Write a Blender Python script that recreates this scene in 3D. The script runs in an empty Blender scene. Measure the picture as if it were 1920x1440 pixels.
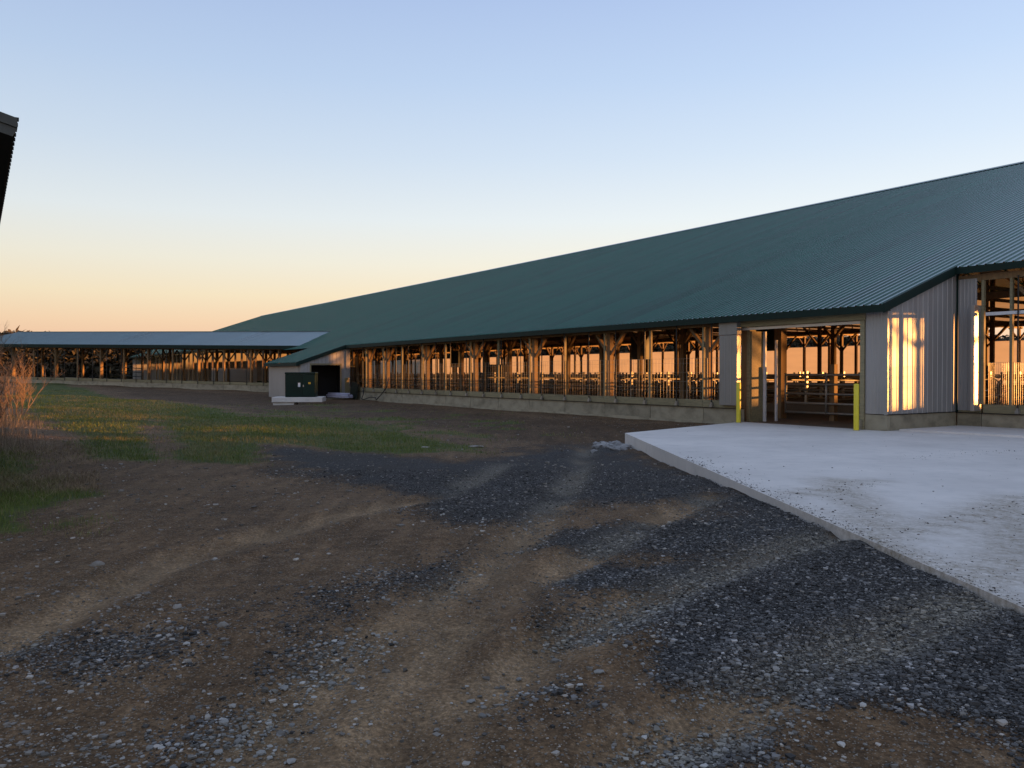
import bpy, bmesh, math, random
import numpy as np
from mathutils import Vector, Matrix, noise as mnoise
R = math.radians
random.seed(7); rng = np.random.default_rng(7)
sc = bpy.context.scene
col = sc.collection

# ------------------------------------------------------------------ camera, sky, sun, exposure
F, HOR, EYE = 1550.0, 701.0, 1.45            # focal length and horizon in pixels of a 1920 px wide picture, eye height over the slab
cam = bpy.data.objects.new('camera', bpy.data.cameras.new('camera')); col.objects.link(cam)
cam.location = (0, 0, EYE)
cam.rotation_euler = (R(90) - math.atan((720 - HOR) / F), 0, 0)
cam.data.sensor_width = 36; cam.data.lens = F / 1920 * 36; cam.data.clip_end = 4000; cam.data.clip_start = .05
sc.camera = cam

def lin(r, g, b):
    return tuple((c / 255 / 12.92 if c / 255 <= .04045 else ((c / 255 + .055) / 1.055) ** 2.4) for c in (r, g, b)) + (1,)

SUN_AZ, SUN_EL = R(85), R(2.3)                # clockwise from +Y
SUNV = Vector((math.sin(SUN_AZ) * math.cos(SUN_EL), math.cos(SUN_AZ) * math.cos(SUN_EL), math.sin(SUN_EL)))
world = bpy.data.worlds.new('World'); sc.world = world; world.use_nodes = True
wt = world.node_tree; wn = wt.nodes; wl = wt.links
sky = wn.new('ShaderNodeTexSky'); sky.sky_type = 'NISHITA'; sky.sun_disc = False
sky.sun_elevation = SUN_EL; sky.sun_rotation = SUN_AZ
sky.air_density = 1; sky.dust_density = .6; sky.ozone_density = 1.2
bg = wn['Background']; bg.inputs[1].default_value = .07
tc = wn.new('ShaderNodeTexCoord'); nrm = wn.new('ShaderNodeVectorMath'); nrm.operation = 'NORMALIZE'
wl.new(tc.outputs['Generated'], nrm.inputs[0])
sep = wn.new('ShaderNodeSeparateXYZ'); wl.new(nrm.outputs[0], sep.inputs[0])
ramp = wn.new('ShaderNodeValToRGB'); wl.new(sep.outputs[2], ramp.inputs[0])
stops = [(0, (226, 176, 156)), (.03, (241, 196, 166)), (.06, (247, 214, 180)), (.09, (247, 229, 197)), (.13, (241, 236, 220)), (.18, (229, 236, 239)),
         (.25, (208, 223, 240)), (.33, (188, 209, 238)), (.42, (171, 193, 231)), (.7, (164, 180, 210)), (1, (158, 172, 202))]
cr = ramp.color_ramp
while len(cr.elements) < len(stops): cr.elements.new(.5)
for e, (p, c) in zip(cr.elements, stops): e.position = p; e.color = lin(*c)
dot = wn.new('ShaderNodeVectorMath'); dot.operation = 'DOT_PRODUCT'; wl.new(nrm.outputs[0], dot.inputs[0])
dot.inputs[1].default_value = (math.sin(SUN_AZ), math.cos(SUN_AZ), 0)
br = wn.new('ShaderNodeMapRange'); wl.new(dot.outputs['Value'], br.inputs[0])       # sky brightens towards the sun
for i, v in zip((1, 2, 3, 4), (-1, 1, .84, 1.16)): br.inputs[i].default_value = v
sc1 = wn.new('ShaderNodeVectorMath'); sc1.operation = 'SCALE'; wl.new(ramp.outputs[0], sc1.inputs[0]); wl.new(br.outputs[0], sc1.inputs['Scale'])
sc2 = wn.new('ShaderNodeVectorMath'); sc2.operation = 'SCALE'; wl.new(sc1.outputs[0], sc2.inputs[0]); sc2.inputs['Scale'].default_value = 1 / .15 * 1.0
sc3 = wn.new('ShaderNodeVectorMath'); sc3.operation = 'SCALE'; wl.new(sky.outputs[0], sc3.inputs[0]); sc3.inputs['Scale'].default_value = .14
add = wn.new('ShaderNodeVectorMath'); add.operation = 'ADD'; wl.new(sc2.outputs[0], add.inputs[0]); wl.new(sc3.outputs[0], add.inputs[1])
wl.new(add.outputs[0], bg.inputs[0])
sun = bpy.data.objects.new('sun', bpy.data.lights.new('sun', 'SUN')); col.objects.link(sun)
sun.data.energy = 5; sun.data.angle = R(.5); sun.data.color = (1, .40, .095)
sun.rotation_euler = (-SUNV).to_track_quat('-Z', 'Y').to_euler()
sc.view_settings.view_transform = 'Standard'; sc.view_settings.look = 'None'
sc.view_settings.exposure = 1.1; sc.view_settings.gamma = 1
sc.cycles.max_bounces = 6; sc.cycles.diffuse_bounces = 4; sc.cycles.glossy_bounces = 3; sc.cycles.transmission_bounces = 4
sc.cycles.sample_clamp_indirect = 4; sc.cycles.use_denoising = True; sc.cycles.caustics_reflective = False

# ------------------------------------------------------------------ helpers
class MB:
    def __init__(s): s.v = []; s.f = []
    def add(s, vs, fs):
        k = len(s.v); s.v += [tuple(v) for v in vs]; s.f += [tuple(i + k for i in f) for f in fs]; return s
    def box(s, x0, x1, y0, y1, z0, z1):
        x0, x1 = sorted((x0, x1)); y0, y1 = sorted((y0, y1)); z0, z1 = sorted((z0, z1))
        return s.add([(x0, y0, z0), (x1, y0, z0), (x1, y1, z0), (x0, y1, z0), (x0, y0, z1), (x1, y0, z1), (x1, y1, z1), (x0, y1, z1)],
                     [(0, 3, 2, 1), (4, 5, 6, 7), (0, 1, 5, 4), (1, 2, 6, 5), (2, 3, 7, 6), (3, 0, 4, 7)])
    def bar(s, a, b, w, h, up=(0, 0, 1)):       # square beam from a to b
        a = Vector(a); b = Vector(b); d = (b - a).normalized(); r = d.cross(Vector(up))
        if r.length < 1e-4: r = d.cross(Vector((0, 1, 0)))
        r.normalize(); u = r.cross(d); vs = []
        for p in (a, b):
            for i, j in ((-1, -1), (1, -1), (1, 1), (-1, 1)): vs.append(p + r * i * w / 2 + u * j * h / 2)
        return s.add(vs, [(0, 1, 2, 3), (7, 6, 5, 4), (0, 4, 5, 1), (1, 5, 6, 2), (2, 6, 7, 3), (3, 7, 4, 0)])
    def tube(s, path, r, n=6, r1=None):
        P = [Vector(p) for p in path]; m = len(P); vs = []; ref = None
        for i, p in enumerate(P):
            d = (P[min(i + 1, m - 1)] - P[max(i - 1, 0)]).normalized()
            if ref is None:
                ref = d.orthogonal().normalized()
            ref = (ref - d * ref.dot(d)).normalized(); bi = d.cross(ref)
            rr = r if r1 is None else r + (r1 - r) * i / (m - 1)
            for k in range(n):
                a = 2 * math.pi * k / n; vs.append(p + (ref * math.cos(a) + bi * math.sin(a)) * rr)
        fs = [(i * n + k, i * n + (k + 1) % n, (i + 1) * n + (k + 1) % n, (i + 1) * n + k) for i in range(m - 1) for k in range(n)]
        fs += [tuple(range(n))[::-1], tuple((m - 1) * n + k for k in range(n))]
        return s.add(vs, fs)
    def slab(s, poly, z0, z1):                  # polygon (x, y) pulled up from z0 to z1
        n = len(poly)
        vs = [(x, y, z0) for x, y in poly] + [(x, y, z1) for x, y in poly]
        return s.add(vs, [tuple(range(n))[::-1], tuple(range(n, 2 * n))] + [(i, (i + 1) % n, n + (i + 1) % n, n + i) for i in range(n)])
    def mesh(s, name, m):
        me = bpy.data.meshes.new(name); me.from_pydata(s.v, [], s.f); me.update()
        me.materials.append(m); return me
    def build(s, name, m, parent=None, smooth=False, fix=False, bev=0):
        me = s.mesh(name, m)
        if fix:
            b = bmesh.new(); b.from_mesh(me); bmesh.ops.recalc_face_normals(b, faces=b.faces); b.to_mesh(me); b.free()
        if smooth: me.polygons.foreach_set('use_smooth', [True] * len(me.polygons))
        o = bpy.data.objects.new(name, me); col.objects.link(o); o.parent = parent
        if bev:
            md = o.modifiers.new('bevel', 'BEVEL'); md.width = bev; md.segments = 2; md.limit_method = 'ANGLE'
        return o

def inst(name, me, parent, loc=(0, 0, 0), rot=(0, 0, 0), scale=(1, 1, 1)):
    o = bpy.data.objects.new(name, me); col.objects.link(o); o.parent = parent
    o.location = loc; o.rotation_euler = rot; o.scale = scale; return o
def empty(name, loc=(0, 0, 0), rot=(0, 0, 0)):
    o = bpy.data.objects.new(name, None); col.objects.link(o); o.location = loc; o.rotation_euler = rot; return o
def tag(o, label=None, cat=None, group=None, kind=None):
    for k, v in (('label', label), ('category', cat), ('group', group), ('kind', kind)):
        if v: o[k] = v
    return o

def mat(name, c, rough=.7, metal=0, var=.25, scale=3, stretch=(1, 1, 1), bump=0, bscale=40, spec=.5, rnd=.12, c2=None, coat=0, fine=0):
    m = bpy.data.materials.new(name); m.use_nodes = True; t = m.node_tree; n = t.nodes; l = t.links
    p = n['Principled BSDF']; p.inputs['Roughness'].default_value = rough; p.inputs['Metallic'].default_value = metal
    p.inputs['Specular IOR Level'].default_value = spec; p.inputs['Coat Weight'].default_value = coat; p.inputs['Coat Roughness'].default_value = .15
    tcn = n.new('ShaderNodeTexCoord'); mp = n.new('ShaderNodeMapping'); l.new(tcn.outputs['Object'], mp.inputs[0]); mp.inputs['Scale'].default_value = stretch
    oi = n.new('ShaderNodeObjectInfo')
    off = n.new('ShaderNodeVectorMath'); off.operation = 'SCALE'; off.inputs[0].default_value = (37, 17, 51); l.new(oi.outputs['Random'], off.inputs['Scale'])
    l.new(off.outputs[0], mp.inputs['Location'])
    nz = n.new('ShaderNodeTexNoise'); nz.inputs['Scale'].default_value = scale; nz.inputs['Detail'].default_value = 6; nz.inputs['Roughness'].default_value = .62; l.new(mp.outputs[0], nz.inputs[0])
    r = n.new('ShaderNodeValToRGB'); l.new(nz.outputs[0], r.inputs[0])
    c2 = c2 or tuple(x * (1 - var) for x in c); chi = tuple(min(1, x * (1 + var * .6)) for x in c)
    r.color_ramp.elements[0].position = .28; r.color_ramp.elements[0].color = (*c2, 1)
    r.color_ramp.elements[1].position = .74; r.color_ramp.elements[1].color = (*chi, 1)
    e = r.color_ramp.elements.new(.52); e.color = (*c, 1)
    hv = n.new('ShaderNodeHueSaturation'); l.new(r.outputs[0], hv.inputs['Color'])
    mr = n.new('ShaderNodeMapRange'); l.new(oi.outputs['Random'], mr.inputs[0]); mr.inputs[3].default_value = 1 - rnd; mr.inputs[4].default_value = 1 + rnd
    l.new(mr.outputs[0], hv.inputs['Value']); l.new(hv.outputs[0], p.inputs['Base Color'])
    rr = n.new('ShaderNodeMapRange'); l.new(nz.outputs[0], rr.inputs[0]); rr.inputs[3].default_value = max(.02, rough - .1); rr.inputs[4].default_value = min(1, rough + .12)
    l.new(rr.outputs[0], p.inputs['Roughness'])
    if bump:
        n2 = n.new('ShaderNodeTexNoise'); n2.inputs['Scale'].default_value = bscale; n2.inputs['Detail'].default_value = 4; l.new(mp.outputs[0], n2.inputs[0])
        b = n.new('ShaderNodeBump'); b.inputs['Strength'].default_value = bump; b.inputs['Distance'].default_value = .02; l.new(n2.outputs[0], b.inputs['Height']); l.new(b.outputs[0], p.inputs['Normal'])
    return m

M = {}
M['roof'] = mat('green_roof_steel', (.004, .072, .050), .15, 0, .25, .5, (1, .15, 1), rnd=.06, spec=.52)
M['trim'] = mat('dark_green_trim', (.006, .020, .016), .6, 0, .25, 2, rnd=.08, spec=.2)
M['wing_roof'] = mat('blue_green_roof_steel', (.085, .145, .165), .30, 0, .2, .5, (1, .15, 1), rnd=.05, coat=.4)
M['steel'] = mat('grey_wall_steel', (.34, .33, .325), .42, .15, .14, 1.5, (1, 1, .3), rnd=.05)
M['pocket'] = mat('dull_pocket_steel', (.24, .235, .23), .45, .4, .2, 3, (1, 1, .3), rnd=.05)
M['galv'] = mat('galvanised_steel', (.46, .43, .40), .38, .6, .2, 4, rnd=.06)
M['wood'] = mat('weathered_pine', (.20, .125, .06), .75, 0, .35, 5, (4, 4, .5), .25, 30, rnd=.2)
M['board'] = mat('pressure_treated_board', (.25, .215, .125), .75, 0, .35, 4, (.6, 4, 5), .25, 30, rnd=.12)
M['truss'] = mat('truss_lumber', (.42, .30, .17), .75, 0, .3, 5, rnd=.2)
M['conc'] = mat('precast_concrete', (.33, .29, .21), .85, 0, .3, 2.2, (1, 1, 1.4), .35, 60, rnd=.12, c2=(.19, .165, .115))
M['black'] = mat('black_strap', (.008, .008, .009), .5, 0, .2, 6)
M['pipe'] = mat('galvanised_pipe', (.33, .31, .28), .38, .4, .25, 8, rnd=.15)
M['floor'] = mat('barn_floor', (.16, .115, .08), .6, 0, .4, .8, (1, 1, 1), .2, 20)
M['yellow'] = mat('yellow_sleeve', (.72, .60, .035), .42, 0, .12, 4, rnd=.03)
M['dark'] = mat('dark_paint', (.012, .02, .017), .4, 0, .2, 4)
M['xfmr'] = mat('green_enclosure_paint', (.005, .020, .015), .55, 0, .2, 3, spec=.22)
M['white'] = mat('white_plastic', (.7, .7, .72), .5, 0, .12, 4, rnd=.05)
M['pipew'] = mat('pale_lilac_pipe', (.46, .46, .60), .4, 0, .12, 4, rnd=.1)
M['ylabel'] = mat('yellow_label', (.7, .42, .03), .5, 0, .1, 4)
M['soffit'] = mat('dark_soffit', (.012, .012, .014), .8, 0, .3, 3)
M['fasc'] = mat('grey_green_fascia', (.05, .055, .048), .6, 0, .35, 6, (1, 1, 1))
M['stone'] = mat('grey_field_stone', (.22, .2, .175), .85, 0, .35, 6, bump=.4, bscale=25, rnd=.3)
M['twig'] = mat('dry_twigs', (.24, .16, .10), .85, 0, .3, 6, rnd=.1)

def curtain_mat(name='curtain_fabric', k=1.0):
    m = bpy.data.materials.new(name); m.use_nodes = True; t = m.node_tree; n = t.nodes; l = t.links
    n.remove(n['Principled BSDF']); out = n['Material Output']
    tr = n.new('ShaderNodeBsdfTranslucent'); df = n.new('ShaderNodeBsdfDiffuse'); mx = n.new('ShaderNodeMixShader'); mx.inputs[0].default_value = .12
    tcn = n.new('ShaderNodeTexCoord'); mp = n.new('ShaderNodeMapping'); mp.inputs['Scale'].default_value = (.8, .8, 4); l.new(tcn.outputs['Object'], mp.inputs[0])
    nz = n.new('ShaderNodeTexNoise'); nz.inputs['Scale'].default_value = .6; l.new(mp.outputs[0], nz.inputs[0])
    r = n.new('ShaderNodeValToRGB'); l.new(nz.outputs[0], r.inputs[0]); r.color_ramp.elements[0].color = (.50 * k, .48 * k, .44 * k, 1); r.color_ramp.elements[1].color = (.60 * k, .57 * k, .52 * k, 1)
    l.new(r.outputs[0], tr.inputs[0]); l.new(r.outputs[0], df.inputs[0])
    l.new(tr.outputs[0], mx.inputs[1]); l.new(df.outputs[0], mx.inputs[2]); l.new(mx.outputs[0], out.inputs[0]); return m
M['curtain'] = curtain_mat(); M['header_glow'] = curtain_mat('translucent_header_glow', .75)  # header is made translucent to give a warm glow below the rear roof

def attr_mat(name, rough=.9, bump=0):
    m = bpy.data.materials.new(name); m.use_nodes = True; n = m.node_tree.nodes; l = m.node_tree.links
    a = n.new('ShaderNodeAttribute'); a.attribute_name = 'Col'; p = n['Principled BSDF']; p.inputs['Roughness'].default_value = rough
    p.inputs['Specular IOR Level'].default_value = .3; l.new(a.outputs['Color'], p.inputs['Base Color']); return m
M['attr'] = attr_mat('loose_stone'); M['blade'] = attr_mat('grass_blade', .8)

def mesh_np(name, V, Fc, C, m, smooth=False):     # vertices (n,3), faces (k,3|4), colour per vertex (n,3)
    me = bpy.data.meshes.new(name); k, w = Fc.shape
    me.vertices.add(len(V)); me.vertices.foreach_set('co', V.astype(np.float32).ravel())
    me.loops.add(k * w); me.loops.foreach_set('vertex_index', Fc.astype(np.int32).ravel())
    me.polygons.add(k); me.polygons.foreach_set('loop_start', np.arange(0, k * w, w, dtype=np.int32)); me.polygons.foreach_set('loop_total', np.full(k, w, np.int32))
    me.polygons.foreach_set('use_smooth', np.full(k, smooth)); me.update(calc_edges=True); me.validate()
    if C is not None:
        a = me.color_attributes.new('Col', 'FLOAT_COLOR', 'POINT'); a.data.foreach_set('color', np.c_[C, np.ones(len(C))].astype(np.float32).ravel())
    me.materials.append(m); o = bpy.data.objects.new(name, me); col.objects.link(o); return o

def at(px, py, z=-.15):                            # pixel of the photograph -> point on the level z
    D = (EYE - z) * F / (py - HOR); return ((px - 960) / F * D, D)
def vnoise(x, y, seed=0):                          # smooth value noise for arrays
    g = np.random.default_rng(seed).random((256, 256)); xi = np.floor(x).astype(int); yi = np.floor(y).astype(int); fx = x - xi; fy = y - yi
    fx = fx * fx * (3 - 2 * fx); fy = fy * fy * (3 - 2 * fy); a = lambda i, j: g[(xi + i) % 256, (yi + j) % 256]
    return (a(0, 0) * (1 - fx) + a(1, 0) * fx) * (1 - fy) + (a(0, 1) * (1 - fx) + a(1, 1) * fx) * fy
def fbm(x, y, seed=0, o=4):
    s = 0; w = .5
    for i in range(o): s = s + w * vnoise(x * 2 ** i, y * 2 ** i, seed + i); w *= .5
    return s
def polyd(x, y, P):                                # signed distance to a polygon, > 0 inside
    P = np.array(P); ins = np.zeros(x.shape, bool); d = np.full(x.shape, 1e9)
    for (ax, ay), (bx, by) in zip(P, np.roll(P, -1, 0)):
        c = ((ay > y) != (by > y)) & (x < (bx - ax) * (y - ay) / (by - ay + 1e-12) + ax); ins ^= c
        t = np.clip(((x - ax) * (bx - ax) + (y - ay) * (by - ay)) / ((bx - ax) ** 2 + (by - ay) ** 2 + 1e-9), 0, 1)
        d = np.minimum(d, np.hypot(x - ax - t * (bx - ax), y - ay - t * (by - ay)))
    return np.where(ins, d, -d)
def lined(x, y, P):
    d = np.full(x.shape, 1e9)
    for (ax, ay), (bx, by) in zip(P[:-1], P[1:]):
        t = np.clip(((x - ax) * (bx - ax) + (y - ay) * (by - ay)) / ((bx - ax) ** 2 + (by - ay) ** 2 + 1e-9), 0, 1)
        d = np.minimum(d, np.hypot(x - ax - t * (bx - ax), y - ay - t * (by - ay)))
    return d
def sst(e0, e1, x):
    t = np.clip((x - e0) / (e1 - e0), 0, 1); return t * t * (3 - 2 * t)

# ------------------------------------------------------------------ frames: barn (s = away along the barn, d = back from the front wall), wing
U = Vector((-.546, .8378, 0)); N = Vector((.8378, .546, 0)); C0 = Vector((9.497, 20.94, 0))
def W(s, d, z=0): p = C0 + U * s + N * d; return Vector((p.x, p.y, z))
BROT = math.atan2(-.8378, .546)
PITCH = .35
def roofz(d): return 3.194 + PITCH * (d + .3)
WP = Vector((-15.38, 60.2, 0)); WROT = math.atan2(-.353, .936); WSL = .017
def WW(t, q, z=0): return Vector((WP.x - .936 * t + .353 * q, WP.y + .353 * t + .936 * q, z + WSL * t))

# ------------------------------------------------------------------ ground
padA = at(1172, 812, 0); padB = at(1920, 1140, 0)
padpoly = [padA, padB, (3.55, -8), (40, -8), tuple(W(-32, 3.2))[:2], tuple(W(-.0, 3.2))[:2], tuple(W(0, -.02))[:2], tuple(W(4.77, -.02))[:2]]
ctrl = [(0, 0, -.15), (0, 3, -.15), (-4, 3, -.13), (-3, 7, -.14), (0, 8, -.17), (-6, 10, -.10), (3, 5, -.05), (3.0, 7, -.05), (2.9, 9, -.07), (2.8, 11.5, -.13), (2.7, 14, -.2), (2.5, 17, -.24), (2.4, 20.5, -.27),
        (1, 14, -.2), (-2, 14, -.18), (-6, 14, -.12), (-10, 14, .0), (-8, 20, -.05), (-3, 20, -.2), (0, 22, -.22), (2, 23, -.2), (4, 24, -.16), (-13, 18, .12), (-20, 20, .3), (-13, 24, .08), (-18, 28, .2),
        (-8, 27, -.05), (-4, 30, -.2), (-8, 34, -.12), (-13, 34, .08), (-18.2, 38, .17), (-24, 40, .35), (-10, 40, -.22), (-13, 45, -.30), (-10.5, 44, -.30), (-18, 48, -.22), (-24, 52, -.05), (-30, 56, .25), (-6, 42, -.2), (-3, 36, -.16), (-7.5, 49, -.05), (-9, 50.5, -.05)]
for s in (6, 10, 14, 18, 22, 26, 30, 34): ctrl.append((*W(s, -.2)[:2], -.12)); ctrl.append((*W(s, 4)[:2], -.2)); ctrl.append((*W(s, 30)[:2], -.25))
for s in (-30, -20, -10): ctrl.append((*W(s, 4)[:2], -.2)); ctrl.append((*W(s, 30)[:2], -.25))
for t in (-4, 2, 8, 14, 20, 26, 32): ctrl.append((*WW(t, .2)[:2], .04 + .0245 * max(t, 0))); ctrl.append((*WW(t, 10)[:2], .04 + .0245 * max(t, 0)))
ctrl = np.array(ctrl)
def gz0(x, y):
    num = np.zeros(np.shape(x)); den = np.zeros(np.shape(x))
    for cx, cy, cz in ctrl:
        w = 1 / ((x - cx) ** 2 + (y - cy) ** 2 + 1.2) ** 2; num += w * cz; den += w
    return num / den
ruts = [[at(*p) for p in q] for q in (
    [(1100, 828), (1085, 880), (1040, 950), (985, 1005), (900, 1080), (790, 1160), (700, 1205), (560, 1330), (470, 1440)],
    [(940, 870), (830, 930), (640, 970), (480, 1010), (330, 1050), (150, 1140), (0, 1215)],
    [(1330, 940), (1180, 1010), (1000, 1090), (860, 1190), (700, 1330), (620, 1440)],
    [(1590, 1015), (1450, 1060), (1250, 1130), (1050, 1215), (850, 1330), (760, 1440)],
    [(1820, 1160), (1650, 1230), (1430, 1310), (1250, 1400), (1180, 1440)])]
def gz(x, y):
    x = np.asarray(x, float); y = np.asarray(y, float); z = gz0(x, y)
    near = sst(60, 25, np.hypot(x, y))
    z = z + near * ((fbm(x * .55, y * .55, 3) - .47) * .11 + (fbm(x * 2.6, y * 2.6, 9) - .47) * .035)
    for k, q in enumerate(ruts):
        d = lined(x, y, q) + (vnoise(x * 3, y * 3, 40 + k) - .5) * .12
        z = z - .042 * np.exp(-(d / .17) ** 2) + .03 * np.exp(-((d - .36) / .12) ** 2) + .006 * np.sin(d * 75) * np.exp(-(d / .2) ** 2)
    mound = np.exp(-(((x + 9.5) / 4.5) ** 2 + ((y - 41) / 2.2) ** 2)) * .16
    z = z + mound
    pd = polyd(x, y, padpoly); z = np.where(pd > .02, np.minimum(z, -.3), z)
    z = np.where((pd <= .02) & (pd > -1.2), np.minimum(z, -.035), z)
    return z

def gm(polys, x, y, soft, amp, fr, seed, wt_=None):         # soft-edged noisy mask from polygons
    D = np.hypot(x, y); sc_ = np.clip(D / 8, .5, 4); nz_ = (fbm(x * fr, y * fr, seed) - .47) * amp; o = np.zeros(x.shape)
    for i, P in enumerate(polys): o = np.maximum(o, (wt_[i] if wt_ else 1) * sst(-soft, soft, polyd(x, y, P) / sc_ + nz_))
    return o
PG = lambda L: [at(*p) for p in L]
gravel_p = [PG([(488, 850), (560, 838), (700, 850), (860, 862), (960, 850), (1040, 828), (1180, 822), (1215, 850), (1260, 870), (1330, 915), (1300, 945), (1100, 940), (1010, 985), (850, 980), (790, 955), (800, 930), (630, 895), (500, 866)]),
            PG([(1240, 872), (1400, 920), (1920, 1135), (2400, 1400), (2300, 1600), (1920, 1385), (1700, 1340), (1560, 1325), (1400, 1300), (1250, 1290), (1180, 1235), (1225, 1200), (1030, 1215), (1180, 1160), (1260, 1122), (1080, 1110), (1085, 1090), (1290, 1070), (1200, 1040), (1030, 1020), (1060, 1000), (1330, 985), (1340, 940)]),
            PG([(600, 1185), (680, 1180), (695, 1230), (640, 1270), (560, 1300), (530, 1280)]), PG([(350, 1370), (470, 1340), (510, 1390), (420, 1440), (300, 1440)]),
            PG([(1270, 1390), (1420, 1370), (1470, 1440), (1240, 1440)]), PG([(700, 1100), (840, 1030), (900, 1040), (860, 1100), (740, 1150)]),
            PG([(940, 1310), (1060, 1290), (1080, 1330), (960, 1350)]), PG([(40, 1215), (200, 1185), (350, 1200), (330, 1240), (120, 1280)]), PG([(560, 1110), (700, 1090), (690, 1180), (520, 1190)])]
G1 = PG([(40, 728), (160, 742), (250, 757), (480, 786), (640, 790), (820, 822), (860, 845), (760, 853), (560, 833), (478, 838), (455, 872), (395, 868), (300, 866), (270, 872), (200, 866), (160, 830), (60, 800), (20, 760)])
grass_p = [G1, PG([(-80, 850), (55, 862), (62, 900), (150, 935), (70, 962), (40, 1000), (-80, 1010)])]
bare_p = [PG([(255, 800), (300, 795), (330, 830), (360, 870), (290, 872), (275, 845)]), PG([(60, 770), (160, 790), (150, 812), (70, 800)])]
sparse_p = [PG([(480, 750), (900, 775), (1040, 800), (1000, 830), (860, 860), (640, 810), (450, 790)]), PG([(-60, 1000), (150, 940), (120, 1040), (-60, 1060)])]
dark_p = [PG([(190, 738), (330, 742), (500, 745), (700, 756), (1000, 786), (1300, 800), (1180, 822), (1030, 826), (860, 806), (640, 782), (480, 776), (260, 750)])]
def masks(x, y):
    g = gm(gravel_p, x, y, .62, 1.1, 1.5, 11, [1, 1, .5, .55, .6, .5, .45, .42, .4])
    for k in (0, 3, 4):
        d = lined(x, y, ruts[k]); g = g * (1 - .35 * np.exp(-(d / .26) ** 2) * sst(.3, .6, vnoise(x * 1.5, y * 1.5, 70 + k)))
    gr = gm(grass_p, x, y, .3, .6, .9, 21) * (1 - .8 * gm(bare_p[:1], x, y, .15, .5, 1.2, 25))
    sp = gm(sparse_p, x, y, .4, 1.2, .9, 31) * sst(.42, .62, fbm(x * .9, y * .9, 33))
    gr = np.maximum(gr, sp * .62)
    far = sst(70, 110, np.hypot(x, y)); gr = np.maximum(gr, far * .8)
    tr = np.zeros(x.shape)
    for k, q in enumerate(ruts):
        tr = np.maximum(tr, np.exp(-((lined(x, y, q) - .04) / .19) ** 2) * (.35 + .65 * sst(.2, .5, vnoise(x * 1.2, y * 1.2, 50 + k))))
    return g * (1 - gr), gr, tr

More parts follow.
